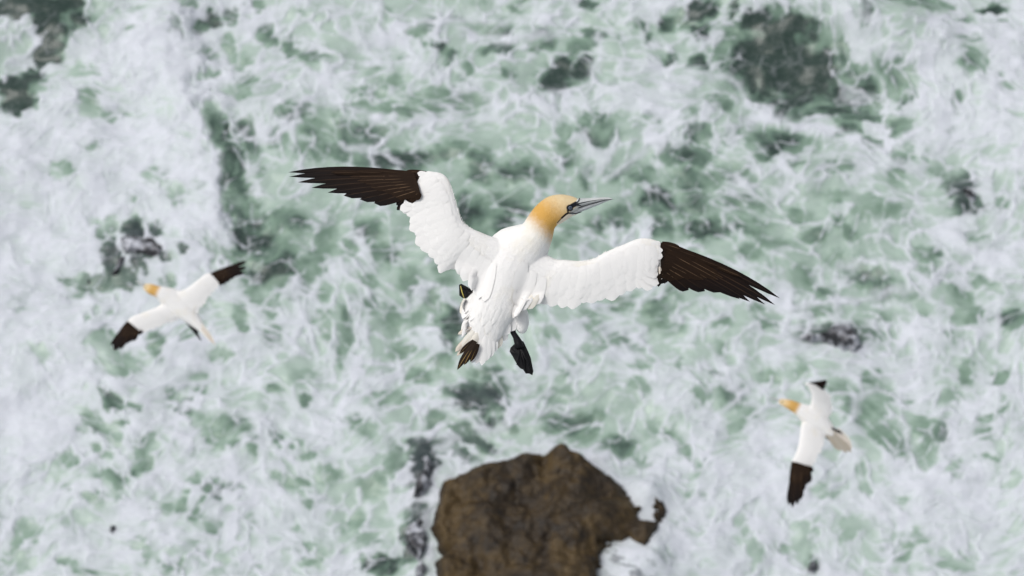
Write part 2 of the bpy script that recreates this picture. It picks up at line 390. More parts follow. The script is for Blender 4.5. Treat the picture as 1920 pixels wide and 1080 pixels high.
def sea_fields(wx, wy, sx, sy):
    """wx, wy: world metres; sx, sy: survey-sheet position. returns foam cover, water depth tone"""
    # unit: about one sheet pixel = 11 mm
    wx, wy, sx, sy = (np.asarray(a, dtype=np.float32) for a in (wx, wy, sx, sy))
    px, py = wx / 0.0113, wy / 0.0113
    # swirl the positions along a divergence-free flow
    ax, ay = px, py
    for (L, amp, sd) in ((260., 13., 3), (110., 6.0, 11), (44., 1.6, 21)):
        for _ in range(3):
            e = 0.03
            gx = (gnoise(ax / L + e, ay / L, sd) - gnoise(ax / L - e, ay / L, sd)) / (2 * e)
            gy = (gnoise(ax / L, ay / L + e, sd) - gnoise(ax / L, ay / L - e, sd)) / (2 * e)
            ax = ax + amp * gy; ay = ay - amp * gx
    # openings, with their edges torn by the same flow
    tx = sx + 0.14 * (ax - px) + 15 * fbm(px / 34., py / 34., 31, 4, 0.55)
    ty = sy - 0.14 * (ay - py) + 15 * fbm(px / 34., py / 34., 41, 4, 0.55)
    H = np.zeros(wx.shape, dtype=np.float32)
    T = np.zeros(wx.shape, dtype=np.float32)
    for (cx, cy, rx, ry, v, an) in _ELL:
        v = v * float(np.interp(max(rx, ry), [12, 34], [0.78, 1.0]))
        R = 1.6 * max(rx, ry) + 2
        m = (np.abs(tx - cx) < R) & (np.abs(ty - cy) < R)
        if not m.any():
            continue
        dx, dy = tx[m] - cx, ty[m] - cy
        c, s = math.cos(an), math.sin(an)
        r = np.hypot((dx * c + dy * s) / rx, (-dx * s + dy * c) / ry) / 1.10
        soft_e = float(np.interp(v, [0.35, 0.75], [1.0, 0.0]))      # pale openings fade out, deep ones have torn edges
        o = sstep(1.22 + 0.35 * soft_e, 0.72 - 0.42 * soft_e, r)
        H[m] = np.maximum(H[m], o * min(1.0, 0.34 + 0.80 * v))
        T[m] = np.maximum(T[m], sstep(1.45, 0.5, r) * v)
    inside = sstep(-60, 20, sx) * sstep(1980, 1900, sx) * sstep(-60, 20, sy) * sstep(1150, 1090, sy)
    rnd = sstep(0.05, 0.45, fbm(ax / 90., ay / 75., 61, 3))
    H = H * inside + (1 - inside) * rnd * 0.8
    T = T * inside + (1 - inside) * rnd * 0.6
    cov = bilinear(_COV, sx / 120. - 0.5, sy / 100. - 0.5)
    cov = np.clip((cov - 0.70) * 1.45 + 0.62, 0.25, 1.05)
    # laced foam: cell walls drawn out by the flow, plus torn filaments
    bx, by = px + 0.62 * (ax - px), py + 0.62 * (ay - py)
    wx1 = 5 * fbm(px / 16., py / 16., 51, 3); wy1 = 5 * fbm(px / 16., py / 16., 57, 3)
    f1, f2 = cells((bx + wx1) / 50., (by + wy1) / 42., 5)
    wall = sstep(0.26, 0.0, f2 - f1)
    f1, f2 = cells((bx + wx1) / 25. + 4.3, (by + wy1) / 22. + 1.7, 9)
    wall2 = sstep(0.32, 0.0, f2 - f1)
    n1 = gnoise(bx / 34., by / 29., 71); n2 = gnoise((bx + wx1) / 16., (by + wy1) / 14., 75); n3 = gnoise(bx / 8., by / 7.2, 79)
    rid = np.clip(1 - np.abs(n1) * 3.6, 0, 1)
    rid2 = np.clip(1 - np.abs(n2) * 3.2, 0, 1)
    lace = np.clip(0.60 * wall + 0.22 * wall2 + 0.42 * rid + 0.18 * rid2, 0, 1.2)
    soft = fbm(bx / 62., by / 52., 91, 5, 0.55)
    field = 0.52 * lace + 0.50 * soft + 0.40 * fbm(bx / 170., by / 130., 97, 3) + 0.10 * n3 + 0.19
    rim = np.exp(-((H - 0.26) / 0.17) ** 2)
    dens = cov * (1 - (0.80 + 0.30 * sstep(0.75, 0.95, T)) * H) + 0.12 * rim
    fill = field + dens
    foam = sstep(0.76, 1.18, fill)
    clear = sstep(0.80, 0.98, T * H)
    foam = foam * (1 - 0.97 * clear)
    # thin strands drifting across the openings
    patch = sstep(-0.10, 0.25, fbm(px / 70., py / 60., 141, 3))
    foam = np.maximum(foam, np.maximum(H, 0.6 * (1 - cov)) * patch * (0.20 + 0.80 * sstep(0.95, 0.7, T)) * (0.75 * sstep(0.55, 0.85, wall) + 0.5 * sstep(0.72, 0.98, rid)))
    # long drift lines where the surge piles the foam up
    ux, uy = sx + 0.20 * (ax - px) + 9 * fbm(px / 30., py / 30., 151, 4, 0.6), sy - 0.20 * (ay - py) + 9 * fbm(px / 30., py / 30., 157, 4, 0.6)
    for w, pts in DRIFT:
        xs = [p[0] for p in pts]; ys = [p[1] for p in pts]
        m = (ux > min(xs) - 5 * w) & (ux < max(xs) + 5 * w) & (uy > min(ys) - 5 * w) & (uy < max(ys) + 5 * w)
        if not m.any():
            continue
        d = np.full(int(m.sum()), 1e9)
        for (x0, y0), (x1, y1) in zip(pts[:-1], pts[1:]):
            ex, ey = x1 - x0, y1 - y0
            t = np.clip(((ux[m] - x0) * ex + (uy[m] - y0) * ey) / (ex * ex + ey * ey), 0, 1)
            d = np.minimum(d, np.hypot(ux[m] - x0 - t * ex, uy[m] - y0 - t * ey))
        g = np.exp(-(d / w) ** 2) * np.clip(0.95 + 0.5 * n2[m] + 0.3 * soft[m], 0.3, 1)
        foam[m] = np.maximum(foam[m], g); fill[m] = fill[m] + 0.5 * g
    thick = sstep(1.05, 1.75, fill + 0.40 * fbm(px / 90., py / 75., 131, 5, 0.6))
    foam = foam * (0.70 + 0.30 * thick)
    # bubbles hanging below the surface make the water milky
    tone = np.clip(T * (0.88 + 0.5 * soft) + 0.42 * (1 - cov) + 0.08 + 0.16 * soft, 0, 1)
    return foam, tone, lace, soft
def poly_dist(X, Y, P):
    """signed distance to a closed outline, inside positive"""
    d = np.full(X.shape, 1e9); ins = np.zeros(X.shape, dtype=bool)
    n = len(P)
    for i in range(n):
        (ax, ay), (bx, by) = P[i], P[(i + 1) % n]
        ex, ey = bx - ax, by - ay
        t = np.clip(((X - ax) * ex + (Y - ay) * ey) / (ex * ex + ey * ey + 1e-12), 0, 1)
        d = np.minimum(d, np.hypot(X - ax - t * ex, Y - ay - t * ey))
        if ay != by:
            c = ((ay > Y) != (by > Y)) & (X < (bx - ax) * (Y - ay) / (by - ay) + ax)
            ins ^= c
    return np.where(ins, d, -d)


# outline of the large rock, from its far left foot round to the near side
MAIN = [(822, 1180), (816, 1120), (817, 1075), (812, 1035), (815, 1012), (805, 978), (812, 948), (820, 915), (832, 892), (857, 880),
        (886, 873), (921, 859), (973, 849), (1017, 845), (1040, 838), (1056, 836), (1075, 847), (1105, 867), (1148, 883), (1180, 900),
        (1205, 908), (1232, 903), (1246, 910), (1256, 936), (1260, 955), (1252, 980), (1236, 996), (1230, 1018), (1224, 1060), (1218, 1120), (1180, 1180), (1040, 1215), (900, 1215)]
BAY = [(1122, 1028), (1140, 1017), (1180, 1015), (1212, 1026), (1226, 1040), (1240, 1100), (1230, 1200), (1110, 1200), (1116, 1080)]


# ---------------------------------------------------------------------------
# the sea
# ---------------------------------------------------------------------------
def sea_material():
    m = Mat("surf_water")
    v = m.coord("Object")
    foam, tone, grey = m.attr("foam"), m.attr("tone"), m.attr("grey")
    fine = m.noise(v, 9.0, 6, 0.6, 0.6)
    fine2 = m.noise(v, 30.0, 4, 0.6, 0.3)
    f = m.math('ADD', foam, m.math('MULTIPLY', m.math('SUBTRACT', fine, 0.5), 0.35))
    f = m.math('ADD', f, m.math('MULTIPLY', m.math('SUBTRACT', fine2, 0.5), 0.20))
    f = m.math('MULTIPLY', f, 1.0, clamp=True)
    water = m.ramp(tone, [(0.0, (0.42, 0.505, 0.46, 1)), (0.3, (0.31, 0.40, 0.345, 1)),
                          (0.6, (0.172, 0.255, 0.198, 1)), (0.8, (0.095, 0.15, 0.118, 1)), (1.0, (0.028, 0.048, 0.040, 1))])
    water = m.mix(grey, water, (0.040, 0.052, 0.056, 1))
    white = m.mix(fine, (0.475, 0.505, 0.555, 1), (0.63, 0.65, 0.695, 1))
    m.set(Base_Color=m.mix(f, water, white), Roughness=m.math('MULTIPLY_ADD', f, 0.55, 0.28))
    m.b.inputs["IOR"].default_value = 1.33
    h = m.math('MULTIPLY_ADD', fine2, 0.4, m.math('MULTIPLY_ADD', f, 0.9, fine))
    m.bump(h, 0.14, 0.03)
    return m.m


def graded(lo, hi, step, far):
    """even spacing between lo and hi, then steps that grow out to +-far"""
    mid = list(np.arange(lo, hi + step / 2, step))
    out, s, p = [], step, mid[-1]
    while p < far:
        s *= 1.28; p += s; out.append(p)
    inn, s, p = [], step, mid[0]
    while p > -far:
        s *= 1.28; p -= s; inn.append(p)
    return np.array(inn[::-1] + mid + out)


STEP = 0.024
_gx = graded(-12.4, 12.4, STEP, 5000.0)
_gy = graded(26.6, 43.6, STEP, 5000.0)
SX, SY = np.meshgrid(_gx.astype(np.float32), _gy.astype(np.float32))
near = (np.abs(SX) < 14) & (SY > 25) & (SY < 45)
depth = np.maximum(SY * math.cos(PITCH) + CAM_H * math.sin(PITCH), 20.0)
UU = 960.0 + FPX * SX / depth
VV = 540.0 - FPX * (SY * math.sin(PITCH) - CAM_H * math.cos(PITCH)) / depth
UU = np.clip(UU, -4000, 6000); VV = np.clip(VV, -4000, 5000)
foam, tone, lace, soft = sea_fields(SX, SY, UU, VV)


def blob(cx, cy, rx, ry, an=0.0):
    c, s = math.cos(R(an)), math.sin(R(an))
    dx, dy = UU - cx, VV - cy
    return np.exp(-(((dx * c + dy * s) / rx) ** 2 + ((-dx * s + dy * c) / ry) ** 2))


# wave shape: swell, chop, the raised lip of foam, and the steep clear wave at the far right
HH = 0.16 * gnoise(SX / 3.1, SY / 2.0, 201) + 0.16 * fbm(SX / 1.5, SY / 1.0, 203, 3) \
    + 0.014 * fbm(SX / 0.42, SY / 0.33, 207, 3)
HH = HH + 0.014 * foam
HH = HH + 0.55 * blob(1560, 20, 260, 55, 14) - 0.25 * blob(1540, 190, 240, 70, 16)
HH = HH + 0.30 * blob(110, -10, 120, 60, -20) - 0.15 * blob(60, 110, 90, 60)
# billows of thick foam and the breaking front at the left
puff = (1 - 2.2 * np.abs(gnoise(SX / 0.55, SY / 0.42, 221))) * 0.6 + (1 - 2.2 * np.abs(gnoise(SX / 0.26, SY / 0.2, 223))) * 0.14
HH = HH + 0.036 * puff * sstep(0.6, 0.95, foam)
_fx = np.interp(VV, [p[1] for p in FRONT], [p[0] for p in FRONT]).astype(np.float32)
_dx = UU - _fx + 38 * fbm(SX / 0.8, SY / 0.7, 227, 4)
HH = HH + 0.26 * np.where(_dx < 0, np.exp(-(_dx / 95) ** 2), np.exp(-(_dx / 46) ** 2)) * sstep(-120, 20, VV) * sstep(520, 400, VV) + 0.15 * blob(250, 600, 160, 90)
MAIN_W = [sheet_to_sea(px, py, 0.35) for px, py in MAIN]
_m = (UU > 640) & (UU < 1400) & (VV > 720) & (VV < 1300)
rock_d = np.full(SX.shape, -9.0)
rock_d[_m] = poly_dist(SX[_m], SY[_m], MAIN_W)
HH = HH + 0.46 * blob(1185, 1095, 80, 75) + 0.30 * blob(1212, 932, 34, 32) + 0.10 * sstep(-0.7, 0.0, rock_d)
wash = sstep(-0.45, -0.05, rock_d + 0.55 * fbm(SX / 0.35, SY / 0.3, 231, 5, 0.6))
wash = np.maximum(wash * 0.85 * (0.55 + 0.45 * sstep(840, 1000, UU)), np.clip(1.5 * blob(1180, 1075, 70, 60) + 1.2 * blob(1208, 930, 32, 34), 0, 1) * (0.75 + 0.6 * fbm(SX / 0.3, SY / 0.25, 241, 4)))
foam = np.clip(np.maximum(foam, wash), 0, 1)
# water pouring off the low corner of the rock lets the dark stone show in streaks
pour = np.clip(1.6 * blob(1185, 1070, 48, 42), 0, 1) * sstep(0.02, 0.30, fbm(SX / 0.6 + 0.4 * SY, SY / 0.3 + 0.9 * SX, 261, 5, 0.65))
foam = foam * (1 - 0.6 * pour)
tone = np.maximum(tone, pour)
HH = np.where(near, HH, HH * 0.8)
grey = np.clip(0.8 * blob(250, 470, 110, 70, -20)
               + 0.7 * blob(905, 745, 60, 26) + 0.9 * blob(785, 900, 32, 110) + 0.6 * blob(880, 825, 90, 20)
               + 1.2 * blob(1178, 1075, 60, 55) + 0.5 * blob(1525, 1050, 40, 35) + 0.9 * blob(1805, 355, 45, 38) + 0.7 * blob(1560, 625, 80, 30), 0, 1) \
    * sstep(0.25, 0.6, tone)
sea = grid_mesh("sea", SX, SY, HH, sea_material(), {"foam": foam, "tone": tone, "grey": grey})
tag(sea, "churning pale green sea laced with white foam", "sea", kind="structure")


def sea_level(wx, wy):
    i = int(np.argmin(np.abs(_gx - wx))); j = int(np.argmin(np.abs(_gy - wy)))
    return float(HH[j, i])


# ---------------------------------------------------------------------------
# rocks
# ---------------------------------------------------------------------------
def rock_material(name, dark, mid, light, white=0.0, rough=0.6, spec=0.3):
    m = Mat(name)
    v = m.coord("Object")
    big = m.noise(v, 1.1, 6, 0.65, 0.4)
    med = m.noise(v, 4.5, 6, 0.7, 0.2)
    fin = m.noise(v, 22.0, 5, 0.7)
    # stone colour gets paler towards the -x side
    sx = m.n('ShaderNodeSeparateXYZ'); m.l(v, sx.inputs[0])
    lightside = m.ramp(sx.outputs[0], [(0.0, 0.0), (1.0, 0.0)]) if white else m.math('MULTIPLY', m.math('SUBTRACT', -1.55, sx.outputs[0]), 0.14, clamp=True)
    t = m.math('ADD', m.math('MULTIPLY', big, 0.55), m.math('ADD', m.math('MULTIPLY', med, 0.35), m.math('MULTIPLY', fin, 0.12)))
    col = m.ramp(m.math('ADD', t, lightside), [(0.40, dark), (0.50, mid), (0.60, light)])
    # a band at the waterline stays wet
    band = m.ramp(m.math('ADD', sx.outputs[2], m.math('MULTIPLY', big, 0.3)), [(0.38, 1.0), (0.62, 0.0)])
    col = m.mix(m.math('MULTIPLY', band, 0.7), col, tuple(c * 0.6 for c in dark[:3]) + (1,))
    vein = m.ramp(m.math('ABSOLUTE', m.math('SUBTRACT', m.noise(v, 2.3, 5, 0.6, 0.8), 0.5)), [(0.0, 1.0), (0.022, 0.0)])
    col = m.mix(m.math('MULTIPLY', vein, 0.3), col, tuple(c * 0.5 for c in dark[:3]) + (1,))
    spots = m.ramp(med, [(0.30, 1.0), (0.38, 0.0)])
    col = m.mix(m.math('MULTIPLY', spots, 0.6), col, tuple(c * 0.45 for c in dark[:3]) + (1,))
    if white:
        wet = m.ramp(m.noise(m.coord('Object', (1, 1.7, 1)), 2.2, 6, 0.6, 0.5), [(0.50 - white * 0.1, 0.0), (0.70 - white * 0.1, 0.85)])
        col = m.mix(wet, col, (0.58, 0.60, 0.66, 1))
    m.set(Base_Color=col, Roughness=m.math('MULTIPLY_ADD', med, 0.4, rough - 0.2))
    m.b.inputs['Specular IOR Level'].default_value = spec
    m.bump(m.math('MULTIPLY_ADD', fin, 0.35, med), 0.28, 0.10)
    return m.m


BROWN = rock_material("brown_rock", (0.010, 0.007, 0.005, 1), (0.030, 0.0195, 0.009, 1), (0.070, 0.045, 0.017, 1))
WET = rock_material("wet_dark_rock", (0.010, 0.010, 0.014, 1), (0.026, 0.025, 0.032, 1), (0.055, 0.05, 0.055, 1), 0.45, 0.45, 0.5)


def rock(outline, top, mat, label, rim=0.45, rel=0.10, step=0.028, seed=0, name="rock", tear=0.10, group=None, extra=None, grow=0.0):
    P = [sheet_to_sea(px, py, top * 0.6) for px, py in outline]
    xs = [p[0] for p in P]; ys = [p[1] for p in P]
    X, Y = np.meshgrid(np.arange(min(xs) - 0.5, max(xs) + 0.5, step), np.arange(min(ys) - 0.5, max(ys) + 0.5, step))
    d = poly_dist(X, Y, P)
    d = d + grow + tear * fbm(X / 0.55, Y / 0.55, 301 + seed, 5, 0.62)
    lump = fbm(X / 0.9, Y / 0.9, 311 + seed, 5, 0.5)
    crag = 1 - np.abs(gnoise(X / 0.7, Y / 0.6, 321 + seed)) * 2.2
    Z = -0.45 + (top + 0.45) * sstep(-0.10, rim, d) + rel * sstep(0, 0.5, d) * (1.5 * lump + 0.15 * crag)
    if extra is not None:
        Z = Z + extra(X, Y, d)
    cx, cy = float(np.mean(xs)), float(np.mean(ys))
    o = grid_mesh(name, X - cx, Y - cy, Z, mat, keep=(Z > -0.40))
    o.location = (cx, cy, 0)
    tag(o, label, "rock", group)
    return o


def main_relief(X, Y, d):
    u, v = sea_to_sheet(X, Y, 0.6)
    crest = 0.22 * np.exp(-((u - 1050) / 60.) ** 2 - ((v - 850) / 30.) ** 2)
    gully = -0.16 * np.exp(-((u - 1025 - 0.12 * (v - 900)) / 12.) ** 2) * sstep(1000, 850, v)
    shelf = -0.12 * sstep(905, 870, u - 0.2 * (v - 950)) + 0.10 * sstep(1000, 1060, u)
    pit = -0.35 * np.exp(-((u - 828) / 17.) ** 2 - ((v - 1024) / 10.) ** 2)
    slab = 0.22 * np.clip(gnoise(X / 0.9 + 0.3 * Y, Y / 0.6, 355), -0.14, 0.16) + 0.14 * np.clip(gnoise(X / 0.4 - 0.4 * Y, Y / 0.5, 359), -0.1, 0.1) + 0.02 * (1 - np.abs(gnoise(X / 0.28, Y / 0.24, 357)) * 2.5)
    bd = poly_dist(X, Y, [sheet_to_sea(a, b, 0.4) for a, b in BAY]) + 0.22 * fbm(X / 0.25, Y / 0.25, 361, 4, 0.6)
    pool = -0.62 * np.exp(-(((u - 1206 - 0.45 * (v - 930)) / 22.) ** 2 + ((v - 930) / 34.) ** 4)) * (1 + 1.0 * fbm(X / 0.25, Y / 0.25, 371, 4))
    sink = pool - 0.85 * sstep(-0.12, 0.30, bd) - 0.22 * sstep(1060, 1230, u) - 0.16 * sstep(1222, 1240, u)
    return (crest + gully + shelf + pit + slab) * sstep(0.0, 0.3, d) + sink


rock(MAIN, 0.66, BROWN, "large flat-topped brown rock rising from the foam below the big gannet", rim=0.42, rel=0.15, step=0.022, seed=1,
     name="sea_rock", tear=0.07, grow=0.16, extra=main_relief)
rock([(790, 835), (816, 845), (826, 872), (814, 905), (800, 935), (776, 930), (770, 900), (780, 870), (768, 845)], 0.34, WET,
     "dark wet ledge streaked with foam at the upper left of the large rock", rim=0.25, rel=0.10, step=0.018, seed=5, name="awash_rock", tear=0.22)
rock([(752, 975), (780, 950), (806, 965), (806, 1010), (812, 1060), (800, 1100), (774, 1080), (764, 1030), (744, 1000)], 0.36, WET,
     "dark wet ledge along the lower left side of the large rock", rim=0.25, rel=0.10, step=0.018, seed=7, name="awash_rock", tear=0.22)
rock([(862, 862), (890, 858), (915, 866), (905, 876), (880, 880), (862, 874)], 0.24, WET,
     "thin dark shelf tucked behind the top left corner of the large rock", rim=0.2, rel=0.08, step=0.018, seed=9, name="awash_rock", tear=0.12)
rock([(210, 440), (245, 415), (300, 420), (345, 455), (345, 480), (300, 500), (255, 500), (230, 530), (150, 535), (115, 520), (150, 505), (195, 495)],
     0.24, WET, "broad dark reef awash with foam behind the left flying gannet", rim=0.45, rel=0.14, step=0.022, seed=11, name="awash_rock", tear=0.22)
rock([(1480, 632), (1505, 610), (1555, 594), (1605, 594), (1630, 622), (1642, 650), (1612, 662), (1570, 655), (1520, 645)], 0.36, WET,
     "dark streaked boulder washed over below the right wing tip of the big gannet", rim=0.35, rel=0.08, step=0.018, seed=13, name="awash_rock", tear=0.16)
rock([(1790, 345), (1800, 326), (1822, 328), (1842, 352), (1845, 378), (1818, 384), (1796, 368)], 0.28, WET,
     "dark round rock breaking the foam near the right edge of the view", rim=0.3, rel=0.1, step=0.016, seed=15, name="awash_rock", tear=0.14)
rock([(1722, 476), (1735, 468), (1750, 472), (1765, 466), (1772, 478), (1755, 484), (1735, 484)], 0.22, WET,
     "small pair of dark rock tips just showing below the round rock at right", rim=0.2, rel=0.12, step=0.014, seed=17, name="awash_rock", tear=0.12)
rock([(196, 990), (203, 976), (218, 974), (224, 988), (210, 1000)], 0.22, WET,
     "tiny dark brown rock tip poking from foam at lower left", rim=0.15, rel=0.06, step=0.014, seed=19, name="awash_rock", tear=0.06)
rock([(1508, 1062), (1518, 1046), (1532, 1048), (1540, 1062), (1528, 1074), (1512, 1074)], 0.2, WET,
     "small dark rock almost buried in foam below the right flying gannet", rim=0.2, rel=0.10, step=0.014, seed=23, name="awash_rock", tear=0.12)


# ---------------------------------------------------------------------------
# gannets
# ---------------------------------------------------------------------------
def plumage_material():
    """body feathers: white with the pigment of the species kept per point"""
    m = Mat("gannet_plumage")
    v = m.coord("Object")
    tex = m.noise(v, 55.0, 5, 0.65, 0.5)
    fine = m.noise(m.coord("Object", (1, 1.6, 1)), 210.0, 3, 0.6, 0.6)
    soil = m.noise(v, 7.0, 4, 0.6)
    white = m.mix(m.ramp(soil, [(0.50, 0.0), (0.72, 1.0)]), (0.80, 0.79, 0.775, 1), (0.77, 0.74, 0.67, 1))
    yel = m.mix(m.attr("cream"), (0.60, 0.35, 0.095, 1), (0.74, 0.62, 0.40, 1))
    yel = m.mix(m.math('MULTIPLY', tex, 0.3), yel, (0.55, 0.27, 0.05, 1))
    col = m.mix(m.attr("yellow"), white, yel)
    col = m.mix(m.attr("brown"), col, (0.018, 0.011, 0.008, 1))
    col = m.mix(m.attr("horn"), col, (0.33, 0.34, 0.33, 1))
    col = m.mix(m.attr("black"), col, (0.010, 0.011, 0.016, 1))
    m.set(Base_Color=col, Roughness=0.92)
    m.b.inputs["Specular IOR Level"].default_value = 0.15
    m.b.inputs["Sheen Weight"].default_value = 0.05
    m.bump(m.math('MULTIPLY_ADD', fine, 0.6, tex), 0.55, 0.005)
    return m.m


def feather_material(name, base, edge, shaft, tipc=None, rough=0.7, barb=0.35, var=0.15, spec=0.08):
    m = Mat(name)
    fa, fb = m.attr("along"), m.attr("across")
    ab = m.math('ABSOLUTE', fb)
    oi = m.n("ShaderNodeObjectInfo").outputs["Random"]
    v = m.coord("Object")
    n = m.noise(v, 70.0, 5, 0.65)
    col = m.mix(m.math('MULTIPLY', m.math('ADD', n, m.math('MULTIPLY', oi, 0.5)), var * 2.0, clamp=True), base, edge)
    if tipc:
        col = m.mix(m.ramp(fa, [(0.55, 0.0), (1.0, 1.0)]), col, tipc)
    # vane edges and the pale quill
    col = m.mix(m.math('MULTIPLY', m.ramp(ab, [(0.82, 0.0), (1.0, 1.0)]), 0.5), col, edge)
    if shaft:
        q = m.ramp(ab, [(0.025, 1.0), (0.075, 0.0)])
        q = m.math('MULTIPLY', q, m.ramp(fa, [(0.30, 0.0), (0.6, 1.0)]))
        q = m.math('MULTIPLY', q, m.math('MULTIPLY_ADD', oi, 0.8, 0.2))
        col = m.mix(q, col, shaft)
    m.set(Base_Color=col, Roughness=rough)
    m.b.inputs["Specular IOR Level"].default_value = spec
    # barbs: fine ribs running obliquely out from the quill
    w = m.n("ShaderNodeMath", operation='SINE')
    m.l(m.math('MULTIPLY', m.math('MULTIPLY_ADD', ab, -0.16, fa), 260.0), w.inputs[0])
    m.bump(m.math('MULTIPLY_ADD', n, 1.2, m.math('MULTIPLY', w.outputs[0], barb)), 0.25, 0.002)
    return m.m


PLUM = plumage_material()
WHITE_F = feather_material("white_feather", (0.80, 0.79, 0.775, 1), (0.75, 0.74, 0.72, 1), None, barb=0.2, rough=0.9)
CREAM_F = feather_material("cream_feather", (0.73, 0.71, 0.66, 1), (0.66, 0.60, 0.49, 1), (0.60, 0.47, 0.25, 1), barb=0.2, rough=0.9)
TAWNY_F = feather_material("tawny_edged_feather", (0.72, 0.68, 0.62, 1), (0.34, 0.21, 0.09, 1), (0.55, 0.37, 0.13, 1), rough=0.9)
BROWN_F = feather_material("dark_brown_feather", (0.010, 0.0062, 0.005, 1), (0.020, 0.0115, 0.0075, 1), (0.06, 0.036, 0.021, 1),
                           (0.006, 0.0055, 0.0065, 1), rough=0.6)
COVERT_F = feather_material("brown_covert_feather", (0.013, 0.0075, 0.005, 1), (0.036, 0.019, 0.009, 1), (0.15, 0.095, 0.055, 1), rough=0.6)
GREY_F = feather_material("grey_buff_feather", (0.42, 0.39, 0.34, 1), (0.30, 0.25, 0.18, 1), (0.42, 0.32, 0.17, 1), rough=0.9)
TAIL_F = feather_material("black_tail_feather", (0.018, 0.012, 0.009, 1), (0.035, 0.022, 0.014, 1), (0.60, 0.40, 0.13, 1), rough=0.6)


def plain(name, col, rough, nscale=60, var=0.25, spec=0.5):
    m = Mat(name)
    n = m.noise(m.coord("Object"), nscale, 4, 0.6)
    m.set(Base_Color=m.mix(n, tuple(c * (1 - var) for c in col[:3]) + (1,), tuple(min(1, c * (1 + var)) for c in col[:3]) + (1,)), Roughness=rough)
    m.b.inputs["Specular IOR Level"].default_value = spec
    m.bump(n, 0.2, 0.001)
    return m.m


BEAK_M = plain("pale_blue_grey_horn", (0.52, 0.54, 0.53), 0.42, 45, 0.22)
BEAKLOW_M = plain("grey_horn", (0.36, 0.38, 0.39), 0.45, 45, 0.25)
TIP_M = plain("yellowish_horn", (0.32, 0.27, 0.18), 0.45)
LINE_M = plain("black_skin", (0.010, 0.011, 0.016), 0.5)
WEB_M = plain("black_web_skin", (0.006, 0.006, 0.007), 0.55, 90, 0.4, 0.2)
TOE_M = plain("yellow_toe_line", (0.50, 0.42, 0.10), 0.5)
IRIS_M = plain("pale_blue_iris", (0.11, 0.14, 0.19), 0.15)
PUPIL_M = plain("black_pupil", (0.004, 0.004, 0.005), 0.08)
RING_M = plain("blue_grey_eye_ring", (0.05, 0.065, 0.10), 0.4)


def crom(P, t):
    """Catmull-Rom through rows of P at parameters t"""
    P = np.asarray(P, dtype=float); n = len(P)
    t = np.clip(np.asarray(t, dtype=float), 0, n - 1)
    i = np.minimum(t.astype(int), n - 2); u = (t - i)[..., None]
    p1, p2 = P[i], P[i + 1]
    p0 = np.where((i > 0)[..., None], P[np.maximum(i - 1, 0)], 2 * p1 - p2)
    p3 = np.where((i < n - 2)[..., None], P[np.minimum(i + 2, n - 1)], 2 * p2 - p1)
    return 0.5 * (2 * p1 + (p2 - p0) * u + (2 * p0 - 5 * p1 + 4 * p2 - p3) * u ** 2 + (3 * p1 - p0 - 3 * p2 + p3) * u ** 3)


def wing_prof(c):
    c = np.clip(c, 0, 1)
    return np.clip((2.969 * np.sqrt(c) - 1.26 * c - 3.516 * c ** 2 + 2.843 * c ** 3 - 1.036 * c ** 4) / 1.0, 0, None)


def sheath(rings, closed_ends=True):
    """verts/faces of a loft through equal rings"""
    n = len(rings[0]); V = [p for r in rings for p in r]; Fc = []
    for i in range(len(rings) - 1):
        for j in range(n):
            a, b = i * n + j, i * n + (j + 1) % n
            Fc.append((a, b, b + n, a + n))
    if closed_ends:
        Fc.append(tuple(range(n))[::-1]); Fc.append(tuple(range(len(V) - n, len(V))))
    return V, Fc


